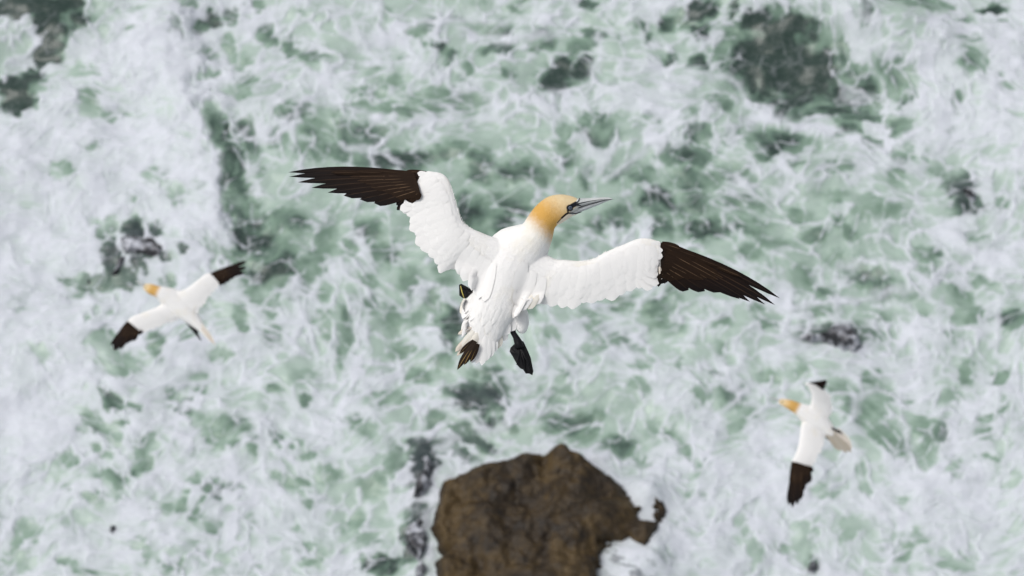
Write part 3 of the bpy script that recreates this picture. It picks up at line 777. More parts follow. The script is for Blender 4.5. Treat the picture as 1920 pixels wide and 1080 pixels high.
class Bird:
    def __init__(self, name, centre, dist, label, k):
        self.s = dist / FPX                # metres per sheet pixel at that distance
        self.cx, self.cy = centre
        self.minth = 3.2 if k == 1.0 else 2.2
        self.k = k                         # size of this bird on the sheet next to the near one
        self.root = bpy.data.objects.new(name, None)
        COL.objects.link(self.root)
        self.root.empty_display_size = 0.2
        q = cam.rotation_euler.to_matrix()
        self.root.rotation_euler = cam.rotation_euler
        self.root.location = Vector(cam.location) + q @ Vector(((self.cx - 960) * self.s, -(self.cy - 540) * self.s, -dist))
        tag(self.root, label, "gannet", "gannets in flight over the surf")
        self.parts = []                    # (verts, faces) to be grown together into one body

    def p(self, v):
        return ((v[0] - self.cx) * self.s, (self.cy - v[1]) * self.s, v[2] * self.s)

    def obj(self, name, V, Fc, mat, attrs=None, parent=None, smooth=True):
        return mesh_obj(name, [self.p(v) for v in V], Fc, mat, parent or self.root, smooth, attrs)

    # -- body pieces ------------------------------------------------------
    def tube(self, st, seg=24, sub=3):
        """st rows: x, y, z, half width, half depth"""
        st = np.array(st, dtype=float)
        S = crom(st, np.linspace(0, len(st) - 1, (len(st) - 1) * sub + 1))
        rings = []
        for i in range(len(S)):
            a, b = S[max(i - 1, 0)][:3], S[min(i + 1, len(S) - 1)][:3]
            t = (b - a) / np.linalg.norm(b - a)
            side = np.array([-t[1], t[0], 0.0]); side /= np.linalg.norm(side)
            up = np.cross(t, side); up = up if up[2] > 0 else -up
            c = S[i][:3]
            rings.append([c + side * S[i][3] * math.cos(f) + up * S[i][4] * math.sin(f)
                          for f in np.linspace(0, 2 * math.pi, seg, endpoint=False)])
        self.parts.append(sheath(rings))

    def ball(self, c, r, tilt=0.0, seg=16):
        rings = []
        ct, sn = math.cos(R(tilt)), math.sin(R(tilt))
        for i in range(1, 12):
            f = math.pi * i / 12
            ring = []
            for g in np.linspace(0, 2 * math.pi, seg, endpoint=False):
                x, y, z = r[0] * math.sin(f) * math.cos(g), r[1] * math.cos(f), r[2] * math.sin(f) * math.sin(g)
                ring.append(np.array([c[0] + x * ct - y * sn, c[1] + x * sn + y * ct, c[2] + z]))
            rings.append(ring)
        self.parts.append(sheath(rings))

    # -- wing surface ------------------------------------------------------
    def set_wing(self, st):
        """rows: LE x y z, TE x y z, half thickness"""
        self.w = np.array(st, dtype=float)

    def wpt(self, t, c, off=0.0):
        S = crom(self.w, t)
        c_ = np.asarray(c, dtype=float)[..., None]
        b = S[..., 0:3] * (1 - c_) + S[..., 3:6] * c_
        z = b[..., 2] + S[..., 6] * wing_prof(c) * (np.asarray(c) < 1.0) + off
        return np.stack([b[..., 0], b[..., 1], z], -1)

    def arm(self, cmax=0.80):
        n = len(self.w)
        T = np.linspace(0, n - 1, (n - 1) * 5 + 1)
        cs = cmax * (0.5 - 0.5 * np.cos(np.linspace(0, math.pi, 12)))
        rings = []
        for t in T:
            tt = np.full(len(cs), t)
            S = crom(self.w, tt)
            top = self.wpt(tt, cs)
            bot = top.copy()
            bot[:, 2] = top[:, 2] - (1.35 * S[:, 6] * wing_prof(cs) + self.minth)
            rings.append(list(top) + list(bot[::-1]))
        self.parts.append(sheath(rings))

    # -- feathers -----------------------------------------------------------
    def wing_feather(self, name, t0, c0, t1, c1, w, mat, off, lift=0.0, na=8, nb=4):
        """a feather lying on the wing surface; w in stations"""
        V, A, B = [], [], []
        for i in range(na + 1):
            a = i / na
            pr = 0.55 + 0.45 * min(1, a / 0.5)
            if a > 0.72:
                pr *= math.sqrt(max(0.0, 1 - ((a - 0.72) / 0.285) ** 2))
            for j in range(nb + 1):
                b = j / nb * 2 - 1
                t = t0 + (t1 - t0) * a + b * w * pr
                c = c0 + (c1 - c0) * a
                q = self.wpt(np.array([t]), np.array([c]), off)[0]
                q[2] += self.k * (-0.8 * b * b * (0.4 + 0.6 * a)) + lift * a * a
                V.append(q); A.append(a); B.append(b)
        return self._sheet(name, V, A, B, na, nb, mat)

    def feather(self, name, r, t, w, mat, point=0.5, bend=0.0, camber=1.0, na=9, nb=4, w0=0.5, parent=None, drape=None):
        """a feather from root r to tip t (x, y, z), half width w"""
        r, t = np.array(r, float), np.array(t, float)
        d = t - r; L = np.linalg.norm(d)
        side = np.array([-d[1], d[0], 0]); side /= np.linalg.norm(side)
        V, A, B = [], [], []
        for i in range(na + 1):
            a = i / na
            pr = w0 + (1 - w0) * math.sin(min(1, a / 0.5) * math.pi / 2)
            s0 = 1 - point
            if a > s0:
                f = (a - s0) / point
                pr *= (1 - f ** 2) ** (0.5 if point < 0.45 else 0.85)
            for j in range(nb + 1):
                b = j / nb * 2 - 1
                q = r + d * a + side * (b * w * pr + bend * L * a * (1 - a) * 4)
                q[2] += self.k * camber * (1 - b * b * 1.6) * math.sin(math.pi * min(1, 0.15 + a * 0.85)) * 1.1
                if drape is not None:
                    h = self.top(q[0], q[1])
                    if h is not None:
                        q[2] = h + self.k * (drape + 0.7 * a - 0.5 * b * b)
                V.append(q); A.append(a); B.append(b)
        if drape is not None:        # where the body ends below, carry on from the last supported row
            m = nb + 1
            for i in range(1, na + 1):
                for j in range(m):
                    lim = V[(i - 1) * m + j][2] - 2.2 * self.k
                    if V[i * m + j][2] < lim:
                        V[i * m + j][2] = lim
        return self._sheet(name, V, A, B, na, nb, mat, parent)

    def _sheet(self, name, V, A, B, na, nb, mat, parent=None):
        m = nb + 1
        Fc = [(i * m + j, i * m + j + 1, (i + 1) * m + j + 1, (i + 1) * m + j) for i in range(na) for j in range(nb)]
        return self.obj(name, V, Fc, mat, {"along": A, "across": B}, parent)

    def wire(self, name, pts, rad, mat, parent=None, seg=6):
        """thin tapered tube through points, rad per point"""
        pts = np.array(pts, float); rings = []
        for i in range(len(pts)):
            a, b = pts[max(i - 1, 0)], pts[min(i + 1, len(pts) - 1)]
            t = (b - a) / (np.linalg.norm(b - a) + 1e-9)
            u = np.cross(t, (0.13, 0.2, 1.0)); u /= np.linalg.norm(u)
            v = np.cross(t, u)
            rr = rad[i] if hasattr(rad, '__len__') else rad
            rings.append([pts[i] + rr * (math.cos(f) * u + math.sin(f) * v) for f in np.linspace(0, 2 * math.pi, seg, endpoint=False)])
        V, Fc = sheath(rings)
        return self.obj(name, V, Fc, mat, None, parent)

    def orb(self, name, c, r, mat, parent=None, flat=1.0):
        rings = []
        for i in range(0, 11):
            f = math.pi * (i + 0.02) / 10.04
            rings.append([np.array([c[0] + r * math.sin(f) * math.cos(g), c[1] + r * math.sin(f) * math.sin(g), c[2] + flat * r * math.cos(f)])
                          for g in np.linspace(0, 2 * math.pi, 14, endpoint=False)])
        V, Fc = sheath(rings)
        return self.obj(name, V, Fc, mat, None, parent)

    def top(self, x, y):
        a = self.p((x, y, 200.0 * self.k + 60))
        hit = self.bvh.ray_cast(Vector(a), Vector((0, 0, -1)))
        return None if hit[0] is None else hit[0].z / self.s

    # -- grow the body --------------------------------------------------------
    def grow(self, voxel, pigment, smooth=6):
        V, Fc = [], []
        for v, f in self.parts:
            o = len(V); V += list(v); Fc += [tuple(o + i for i in t) for t in f]
        tmp = self.obj("growth", V, Fc, None)
        bm = bmesh.new(); bm.from_mesh(tmp.data)
        bmesh.ops.recalc_face_normals(bm, faces=bm.faces)
        bm.to_mesh(tmp.data); bm.free()
        md = tmp.modifiers.new("remesh", 'REMESH'); md.mode = 'VOXEL'; md.voxel_size = voxel; md.use_smooth_shade = True
        ms = tmp.modifiers.new("soften", 'SMOOTH'); ms.factor = 0.5; ms.iterations = smooth
        dg = bpy.context.evaluated_depsgraph_get()
        me = bpy.data.meshes.new_from_object(tmp.evaluated_get(dg), depsgraph=dg)
        bpy.data.objects.remove(tmp)
        me.name = "body"
        n = len(me.vertices)
        co = np.empty(n * 3, dtype=np.float32); me.vertices.foreach_get("co", co); co = co.reshape(-1, 3)
        x = co[:, 0] / self.s + self.cx; y = self.cy - co[:, 1] / self.s
        # the coat is not smooth: soft clumps of small feathers
        co[:, 2] += (self.s * self.k * (0.3 * fbm(x / (9 * self.k), y / (13 * self.k), 411, 3) * (x < 1000 if self.k == 1.0 else 1.0))).astype(np.float32)
        me.vertices.foreach_set("co", co.ravel())
        x = co[:, 0] / self.s + self.cx; y = self.cy - co[:, 1] / self.s; z = co[:, 2] / self.s
        for an, av in pigment(x, y, z).items():
            a = me.attributes.new(an, 'FLOAT', 'POINT'); a.data.foreach_set("value", av.astype(np.float32))
        me.polygons.foreach_set("use_smooth", np.ones(len(me.polygons), dtype=bool))
        me.materials.append(PLUM)
        o = bpy.data.objects.new("body", me)
        COL.objects.link(o); o.parent = self.root
        from mathutils.bvhtree import BVHTree
        self.bvh = BVHTree.FromPolygons([tuple(c) for c in co], [tuple(pl.vertices) for pl in me.polygons])
        return o

    def web(self, name, outline, hub, z, mat, thick=2.0, dz=0.0, parent=None):
        """a webbed foot: a thin fan of skin from the hub to the outline, sagging between the toes"""
        V, Fc = [], []
        n = len(outline)
        zz = (z, z - thick * self.k)
        for q in zz:
            V.append((hub[0], hub[1], q + 1.5 * self.k))
            for i, (x, y) in enumerate(outline):
                V.append(((x + hub[0]) / 2, (y + hub[1]) / 2, q + dz * 0.5 + self.k * 1.2 * math.cos(i * 2.1)))
            for i, (x, y) in enumerate(outline):
                V.append((x, y, q + dz + self.k * 0.8 * math.cos(i * 2.1)))
        m = 2 * n + 1
        for i in range(n):
            j = (i + 1) % n
            Fc += [(0, 1 + i, 1 + j), (1 + i, 1 + n + i, 1 + n + j, 1 + j)]
            Fc += [(m, m + 1 + j, m + 1 + i), (m + 1 + j, m + 1 + n + j, m + 1 + n + i, m + 1 + i)]
            Fc.append((1 + n + i, m + 1 + n + i, m + 1 + n + j, 1 + n + j))
        return self.obj(name, V, Fc, mat, None, parent, smooth=False)


def seg_dist(x, y, pts):
    d = np.full(x.shape, 1e9)
    for (ax, ay), (bx, by) in zip(pts[:-1], pts[1:]):
        ex, ey = bx - ax, by - ay
        t = np.clip(((x - ax) * ex + (y - ay) * ey) / (ex * ex + ey * ey), 0, 1)
        d = np.minimum(d, np.hypot(x - ax - t * ex, y - ay - t * ey))
    return d


def beak(B, top, com, bot, half, k, tipn=2):
    """top / com / bot: x, y rows along the bill; half: half depth per row, z centre zc"""
    zc = half[0]
    hs = half[1]
    for name, ya, yb, mat in (("upper_mandible", top, com, BEAK_M), ("lower_mandible", com, bot, BEAKLOW_M)):
        n = max(len(ya), len(yb))
        T = np.linspace(0, 1, 10)
        A = crom(np.array(ya, float), T * (len(ya) - 1)); C = crom(np.array(yb, float), T * (len(yb) - 1))
        Hh = np.interp(T, np.linspace(0, 1, len(hs)), hs)
        rings = []
        for i in range(len(T)):
            mid = (A[i] + C[i]) / 2; dv = (A[i] - C[i]) / 2
            ring = []
            for f in np.linspace(0, 2 * math.pi, 14, endpoint=False):
                sc = abs(math.sin(f)) ** 0.8 * (1 if math.sin(f) >= 0 else -1)
                q = mid + dv * math.cos(f)
                ring.append(np.array([q[0], q[1], zc + Hh[i] * sc * (1.0 if name[0] == 'u' else 0.92)]))
            rings.append(ring)
        V, Fc = sheath(rings)
        B.obj(name, V, Fc, mat)


rnd = random.Random(11)


def dress_arm(B, rows, t_lo, t_hi, dens, wsc=1.0, sweep=0.35):
    """rows: (name, c0, c1, count, half width in stations, offset, mat)"""
    for name, c0, c1, cnt, w, off, mat in rows:
        for i in range(cnt):
            t = t_lo + (t_hi - t_lo) * (i + 0.5) / cnt + rnd.uniform(-.14, .14)
            dc = rnd.uniform(-0.05, 0.045)
            sink = 5.0 * (1 - float(sstep(t_lo, t_lo + 1.6, t)))     # the innermost ones sink into the body coat
            B.wing_feather(name, t - sweep * 0.4, c0 + rnd.uniform(-.02, .02), t + sweep * 0.6, c1 + dc, w * wsc * rnd.uniform(.9, 1.12), mat,
                           B.k * (off + 0.10 * (i % 3) - sink), B.k * rnd.uniform(0.05, 0.5))


# ------------------------------------------------------------ the near gannet
G = Bird("gannet", (960, 520), FOCUS, "big sharp gannet with wings bowed, golden head turned right, black feet hanging", 1.0)
G.tube([(893, 652, -27, 20, 7), (903, 632, -26, 31, 13), (914, 605, -26, 38, 24), (927, 570, -27, 45, 36), (940, 535, -29, 52, 43),
        (953, 502, -28, 58, 46), (970, 476, -21, 57, 43), (989, 458, -10, 46, 38), (1005, 439, 2, 33, 32), (1015, 417, 8, 27.5, 27),
        (1026, 403, 10, 27, 25), (1040, 394, 10, 28, 23), (1056, 389, 10, 25, 20.5), (1070, 387, 10, 20, 16.5), (1084, 387, 10, 14, 12),
        (1090, 386, 10, 9, 8)])
G.ball((882, 573, -46), (13, 30, 22), 28)
G.ball((977, 597, -38), (15, 30, 20), -6)
LW = [(955, 452, -6, 905, 548, -16, 22), (926, 445, 1, 872, 525, -10, 16), (900, 435, 6, 850, 508, -6, 13), (878, 425, 10, 826, 508, -3, 11.5),
      (865, 412, 13, 802, 484, 0, 11), (858, 390, 16, 783, 455, 3, 10), (850, 362, 19, 771, 430, 6, 9), (843, 340, 21, 760, 407, 8, 8.5),
      (829, 326, 21, 752, 392, 9, 7.5), (803, 321, 19, 770, 362, 11, 6)]
RW = [(1005, 466, -6, 960, 572, -16, 22), (1040, 485, 0, 985, 575, -10, 15), (1060, 487, 4, 1010, 572, -6, 13), (1085, 489, 7, 1040, 573, -4, 12),
      (1110, 486, 10, 1073, 577, -1, 11), (1135, 473, 13, 1108, 568, 2, 10), (1165, 460, 15, 1145, 561, 4, 9.5), (1195, 448, 17, 1180, 548, 6, 9),
      (1217, 447.5, 17, 1208, 543, 7, 8), (1238, 454, 15, 1231, 530, 8, 6)]
for st in (LW, RW):
    G.set_wing(st)
    G.arm(0.80)
# the hand bones under the dark feathers
for st in ([(803, 322, 18, 775, 360, 10, 5), (780, 322, 16, 760, 356, 9, 4), (740, 322, 12, 730, 350, 7, 3), (690, 323, 6, 690, 342, 4, 2), (640, 324, 1, 640, 334, 0, 1.2)],
           [(1236, 454, 14, 1232, 522, 6, 5), (1258, 460, 12, 1252, 522, 5, 4), (1290, 475, 8, 1282, 520, 3, 3), (1330, 493, 2, 1325, 518, 0, 2), (1370, 512, -4, 1368, 524, -5, 1.2)]):
    G.set_wing(st)
    G.arm(0.95)


def near_pigment(x, y, z):
    n = (x - 1006) * 0.70 - (y - 430) * 0.72
    nz = 5.0 * fbm(x / 6.0, y / 6.0, 401, 3)
    yellow = sstep(-17, 24, n + nz) * (x > 975) * (x < 1100) * (y < 470)
    cream = sstep(-6, 40, (x - 1022) * 0.62 - (y - 395) * 0.75 + nz) * 0.95
    cream = np.maximum(cream, 0.75 * sstep(10, -10, n))
    brown = ((x < 786 - 0.55 * (y - 335)) & (y < 400)).astype(float) + (x > 1238 + 0 * y).astype(float)
    eye = np.hypot(x - 1068, (y - 390.5) * 1.05)
    lore = sstep(1.2, -0.6, eye - 6.3)
    lore = np.maximum(lore, sstep(1.0, -0.5, seg_dist(x, y, [(1070, 388), (1079, 383), (1088, 382)]) - 4.2))
    lore = np.maximum(lore, sstep(1.0, -0.6, seg_dist(x, y, [(1078, 382), (1083, 377), (1087, 372)]) - 1.6))
    lore = np.maximum(lore, sstep(0.9, -0.6, seg_dist(x, y, [(1064, 395), (1065, 400), (1061, 402), (1053, 409)]) - 1.6))
    lore = np.maximum(lore, 0.8 * sstep(0.9, -0.6, seg_dist(x, y, [(1053, 409), (1045, 418)]) - 0.9))
    lore = np.maximum(lore, 0.9 * sstep(0.9, -0.6, seg_dist(x, y, [(1066, 400), (1080, 400.5)]) - 1.2))
    lore = lore * (x > 1030)
    gular = sstep(3, -1, seg_dist(x, y, [(1078, 401), (1062, 410), (1050, 420)]) - 5.0) * (x > 1040)
    yellow = yellow * (1 - 0.55 * gular * (lore < 0.2))
    return {"yellow": yellow, "cream": np.clip(np.maximum(cream, gular * 0.8), 0, 1), "brown": np.clip(brown, 0, 1), "black": lore,
            "horn": sstep(-1.0, 1.2, (x - 1074) * 0.65 + (y - 392.5) * 0.76) * sstep(1062, 1065, x) * sstep(403, 400, y)}


G.grow(0.0021, near_pigment, 16)
beak(G, [(1083, 372.5), (1096, 371.8), (1112, 371.2), (1128, 370.4), (1141, 370.4), (1149, 373.6)],
     [(1066, 399), (1083, 390), (1100, 384.6), (1118, 379.6), (1134, 375.4), (1149, 374.2)],
     [(1074, 404), (1088, 398), (1104, 391.6), (1120, 385.4), (1134, 379.2), (1146.5, 374.8)],
     (10, [13.0, 10.5, 7.5, 5.2, 3.4, 1.2]), 1.0)


def beak_z(x, add=0.6):
    return 10 + float(np.interp(x, [1066, 1083, 1100, 1118, 1134, 1149], [13.0, 11.0, 8.0, 5.6, 3.6, 1.2])) + add


for pts, r in (([(1066, 399.5), (1075, 394.5), (1083, 390.5), (1100, 385), (1118, 380), (1134, 375.8), (1146, 374)], [1.3, 1.2, 1.0, .75, .6, .5, .3]),
               ([(1080, 383), (1092, 380.5), (1106, 377.5), (1119, 375.6), (1130, 373.6)], [1.9, 1.2, 0.7, 0.5, 0.3]),
               ([(1066, 400.5), (1073, 400.5), (1080, 401), (1090, 397.5)], [1.2, 1.0, 1.0, 0.6]),
               ([(1072, 396), (1078, 389), (1084, 385)], [0.5, 0.6, 0.7]),
               ([(1086.5, 372), (1084.5, 377), (1081, 381)], [0.8, 1.2, 1.4])):
    for sgn in (1, -1):
        G.wire("beak_groove", [(x, y, 10 + sgn * (beak_z(x, 0.0) - 10)) for x, y in pts], r, LINE_M)
for sgn in (1, -1):
    zc = 10 + sgn * 13.5
    e = G.orb("eye", (1068, 390.3, zc), 5.0, RING_M)
    G.orb("iris", (1068, 390.3, zc + sgn * 2.6), 3.0, IRIS_M, e)
    G.orb("pupil", (1068.2, 390.3, zc + sgn * 4.9), 1.5, PUPIL_M, e)

# white feathers on the arms
for st, lo, hi in ((LW, 1.2, 8.6), (RW, 1.0, 8.7)):
    G.set_wing(st)
    dress_arm(G, [("secondary_feather", 0.50, 1.00, 15, 0.42, 0.2, WHITE_F),
                  ("greater_covert_feather", 0.40, 0.83, 14, 0.44, 0.65, WHITE_F),
                  ("median_covert_feather", 0.26, 0.64, 15, 0.42, 0.9, WHITE_F),
                  ("lesser_covert_feather", 0.12, 0.45, 16, 0.40, 0.75, WHITE_F)], lo, hi, 1.0, 1.0, 0.30)

# long scapulars over the back; those nearer the spine and the neck lie on top
SCAP = [1, 0, 0, 3, 2, 1, 4, 2, 3, 3.6, 1, 0]
for _i, (r, t, w, m) in enumerate((((1000, 528, 18), (961, 597, 14), 8.5, WHITE_F), ((1008, 536, 16), (976, 583, 10), 9, WHITE_F), ((1015, 535, 16), (990, 580, 8), 10, CREAM_F),
                     ((990, 510, 24), (966, 572, 18), 11, WHITE_F), ((1002, 510, 22), (982, 566, 15), 11, WHITE_F), ((1020, 520, 18), (1004, 572, 8), 11, WHITE_F),
                     ((985, 492, 27), (968, 548, 24), 12, WHITE_F), ((906, 480, 20), (884, 545, 4), 12, WHITE_F), ((916, 486, 22), (897, 560, 6), 12, WHITE_F),
                     ((926, 494, 24), (907, 566, 10), 11, WHITE_F), ((895, 470, 18), (868, 528, 3), 12, WHITE_F),
                     ((885, 462, 18), (857, 512, 3), 11, WHITE_F))):
    G.feather("scapular_feather", r, t, w, m, 0.35, 0.02, 1.2, drape=0.9 + SCAP[_i] * 0.2)

# white coverts lapping over the dark hand
for (r, t, w) in (((815, 333, 24), (783, 325, 21), 6), ((816, 340, 25), (786, 334, 22), 6), ((812, 346, 25), (774, 346, 20), 5.5), ((812, 352, 24), (787, 349, 21), 6),
                  ((806, 358, 23), (771, 366, 18), 8), ((796, 368, 20), (757, 382, 14), 9), ((788, 378, 17), (750, 394, 11), 9),
                  ((1220, 458, 22), (1238, 458, 18), 6), ((1218, 466, 22), (1242, 470, 18), 7), ((1216, 476, 22), (1242, 482, 17), 7), ((1212, 486, 21), (1236, 492, 16), 7),
                  ((1208, 496, 20), (1231, 504, 14), 8), ((1206, 508, 18), (1234, 517, 12), 8), ((1204, 518, 15), (1235, 532, 9), 9), ((1196, 520, 14), (1222, 542, 8), 10)):
    G.feather("wrist_covert_feather", r, t, w, WHITE_F, 0.3, 0.0, 0.4)


def hand(B, roots, tips, wid, zr, zt, up, trail, cov=(0.50, 0.27), drop=0.0):
    """primaries from the outermost inward; the inner ones lie on top"""
    n = len(tips)
    (rx0, ry0), (rx1, ry1) = roots
    for i, (tx, ty) in enumerate(tips):
        f = i / (n - 1)
        r = np.array([rx0 + (rx1 - rx0) * f, ry0 + (ry1 - ry0) * f, zr + up * B.k * (0.4 + 1.1 * i)])
        t = np.array([tx, ty, zt + (zr - zt) * f * 0.55 + up * B.k * 0.5 * i])
        w = wid[0] + (wid[1] - wid[0]) * f
        B.feather("primary_feather", r, t, w, BROWN_F, (0.5 if i < n * 0.5 else 0.32) if B.k == 1.0 else 0.3, trail * (0.035 - 0.02 * f), 1.0, w0=0.55)
        for c, (fr, nm) in enumerate(zip(cov, ("primary_covert_feather", "small_covert_feather"))):
            q = r + (t - r) * (fr + rnd.uniform(-.03, .03))
            q = np.array([q[0], q[1] + B.k * rnd.uniform(-.6, .6), q[2] + B.k * (1.6 + 0.6 * c)])
            r2 = r + (t - r) * (-0.02) + np.array([0, 0, B.k * (1.8 + 1.4 * c)])
            B.feather(nm, r2, q, w * (0.85 if c == 0 else 0.95), COVERT_F, 0.3, trail * 0.01, 0.9, na=6)


hand(G, ((772, 327), (788, 362)), [(539, 322.5), (541, 331), (557.5, 341.5), (583.5, 352), (614, 361), (644, 367), (675, 374), (701.5, 381), (743, 384)],
     (7.6, 12), 16, -14, 1, 0.6)
hand(G, ((1256, 462), (1240, 512)), [(1464, 559.5), (1454.5, 572), (1435.7, 571), (1407, 566), (1388, 561), (1353.5, 548), (1322, 546), (1291, 544), (1249, 530)],
     (7.8, 13), 14, -16, 1, -0.6)
# leading edge of the hands: thumb feathers and small marginal coverts
for pts, z0 in ((((800, 324), (760, 322)), 17), (((770, 325), (715, 322)), 14), (((740, 325), (670, 322.5)), 10), (((700, 325), (620, 323)), 5)):
    G.feather("marginal_covert_feather", (pts[0][0], pts[0][1], z0 + 4), (pts[1][0], pts[1][1], z0), 4.2, COVERT_F, 0.4, 0, 0.8)
for pts, z0, w in ((((1240, 456), (1275, 467)), 16, 6.5), (((1238, 461), (1268, 474)), 17, 6), (((1262, 466), (1305, 482)), 12, 4.5), (((1290, 477), (1345, 499)), 8, 4), (((1320, 489), (1390, 519)), 3, 3.6)):
    G.feather("alula_feather" if w > 5 else "marginal_covert_feather", (pts[0][0], pts[0][1], z0 + 3), (pts[1][0], pts[1][1], z0), w, COVERT_F, 0.35, 0, 0.9)
for r, t, w in (((768, 372, 10), (744, 394, 4), 5), ((1238, 505, 12), (1234, 538, 6), 5), ((1243, 508, 12), (1246, 532, 6), 5)):
    G.feather("innermost_primary_feather", r, t, w, BROWN_F, 0.35)
G.feather("pale_covert_feather", (1236, 500, 20), (1240, 524, 15), 3.4, TAWNY_F, 0.35)

# loose down along the leading edges
for side, st, lo, hi, cnt in (("l", LW, 2.6, 6.6, 150), ("r", RW, 3.0, 6.2, 110)):
    G.set_wing(st)
    V, Fc = [], []
    for i in range(cnt):
        t = lo + (hi - lo) * rnd.random()
        q = G.wpt(np.array([t]), np.array([0.012]))[0]
        c = G.wpt(np.array([t]), np.array([0.5]))[0]
        d = q - c; d[2] = 0; d /= np.linalg.norm(d)
        s_ = np.array([-d[1], d[0], 0.0])
        d = d + s_ * rnd.uniform(-1.2, 0.3) * (1 if side == "l" else -1)
        ln = rnd.uniform(1.5, 4.5) * (0.6 + 0.6 * math.sin(math.pi * (t - lo) / (hi - lo)))
        q = q - d * 1.5 + np.array([0, 0, rnd.uniform(-6, 1)])
        o = len(V)
        V += [q - s_ * 0.8, q + s_ * 0.8, q + d * (ln + 1.5) * 0.6 + s_ * 0.6 + np.array([0, 0, 0.6]), q + d * (ln + 1.5)]
        Fc += [(o, o + 1, o + 2), (o, o + 2, o + 3)]
    tag(G.obj("down_fringe", V, Fc, WHITE_F, {"along": [0.3] * len(V), "across": [0.4] * len(V)}), kind="stuff")

# tail
for r, t, w, m in (((900, 628, -16), (884, 682, -24), 8, WHITE_F), ((905, 630, -14), (893, 683, -22), 8, WHITE_F), ((910, 630, -12), (903, 686, -22), 8, WHITE_F),
                   ((915, 628, -13), (911, 678, -22), 8, WHITE_F), ((920, 626, -14), (918, 672, -24), 9, WHITE_F), ((925, 622, -16), (925, 662, -26), 9, WHITE_F),
                   ((896, 624, -12), (876, 668, -20), 8, CREAM_F), ((892, 618, -13), (866, 650, -20), 8, CREAM_F), ((888, 612, -14), (858, 627, -20), 4, TAWNY_F),
                   ((890, 622, -18), (853, 660, -27), 5.5, TAWNY_F), ((893, 626, -20), (856, 668, -30), 5, TAWNY_F),
                   ((932, 614, -18), (934, 654, -30), 9, CREAM_F), ((940, 606, -20), (947, 640, -32), 9, WHITE_F)):
    G.feather("tail_feather", r, t, w, m, 0.4, rnd.uniform(-.02, .02), 1.2)
for r, t, w in (((892, 640, -5), (857, 694, -14), 6.5), ((893, 644, -4), (870, 685, -12), 6), ((897, 645, -5), (882, 679, -13), 6), ((888, 638, -7), (861, 664, -14), 4.5)):
    G.feather("dark_tail_feather", r, t, w, TAIL_F, 0.5, 0.02, 1.0)
# loose tufts on rump and thighs
for i in range(30):
    a = 1 - i / 29
    x0, y0 = 905 + rnd.uniform(-30, 38), 560 + a * 65
    ln = rnd.uniform(20, 34)
    x1, y1 = x0 - 0.38 * ln + rnd.uniform(-5, 5), y0 + ln
    axx = 927 - (y0 - 570) * 0.37
    hw, hd = 45 - (y0 - 570) * 0.2, 34 - (y0 - 570) * 0.26
    q = max(0.05, 1 - ((x0 - axx) / hw) ** 2)
    zz = -26 + hd * math.sqrt(q) + 1.0
    G.feather("rump_feather", (x0, y0, zz - 1), (x1, y1, zz - 5 + 1.5), rnd.uniform(5, 7.5), WHITE_F, 0.6, rnd.uniform(-.04, .04), 0.4, na=6, drape=0.15 + 0.02 * i)
for r, t, w in (((872, 560, -40), (866, 592, -44), 7), ((880, 575, -34), (874, 606, -40), 8), ((885, 585, -28), (872, 614, -34), 8), ((884, 596, -24), (868, 622, -30), 7),
                ((978, 590, -22), (974, 622, -28), 8), ((986, 592, -30), (983, 620, -36), 7), ((966, 596, -22), (958, 622, -28), 8), ((950, 600, -18), (948, 630, -26), 9)):
    G.feather("thigh_feather", r, t, w, CREAM_F if r[0] < 880 else WHITE_F, 0.35, 0, 0.5, na=6)

# feet: short dark shank, web and toes
f = G.wire("foot", [(962, 612, -34), (962, 624, -36), (967, 632, -37), (972, 643, -38), (974, 652, -39)], [5.5, 5.2, 5.6, 8.0, 9], WEB_M, seg=10)
G.web("web", [(964, 646), (981, 640), (986, 650), (991, 661), (995.5, 672), (998, 685), (1000.5, 697), (998.5, 704.5), (992, 701.5), (986, 701.5),
              (981, 694), (976, 692), (971, 687), (966, 678), (961, 669), (955.5, 660), (957, 653)], (975, 665), -38, WEB_M, 2.2, -4, f)
for t in ((998, 704), (986, 700), (969, 685)):
    G.wire("toe", [(974, 648, -37), ((974 + t[0]) / 2 + 2, (648 + t[1]) / 2, -37.5), (t[0], t[1], -41)], [2.6, 2.0, 0.9], WEB_M, f)
f = G.wire("foot", [(892, 556, -52), (884, 551, -50), (876, 547, -49)], [5, 4.5, 4], WEB_M, seg=10)
G.web("web", [(860, 534), (864.5, 532), (876, 538), (888.5, 546), (884, 552), (878, 557), (871, 560.5), (865, 558), (860.5, 554)], (873, 547), -46, WEB_M, 2.2, 0, f)
G.wire("toe", [(863, 536, -43.5), (865.5, 547, -43.3), (869.5, 559, -44)], [0.9, 1.1, 0.8], TOE_M, f)
G.wire("toe", [(888, 546, -44), (873, 540, -43.6), (862, 533, -44)], [1.8, 1.6, 0.9], WEB_M, f)
G.wire("claw", [(863.5, 568, -44), (868, 572, -43), (871, 580, -43), (877, 588, -45)], [1.4, 2.8, 3.0, 1.2], WEB_M, f)


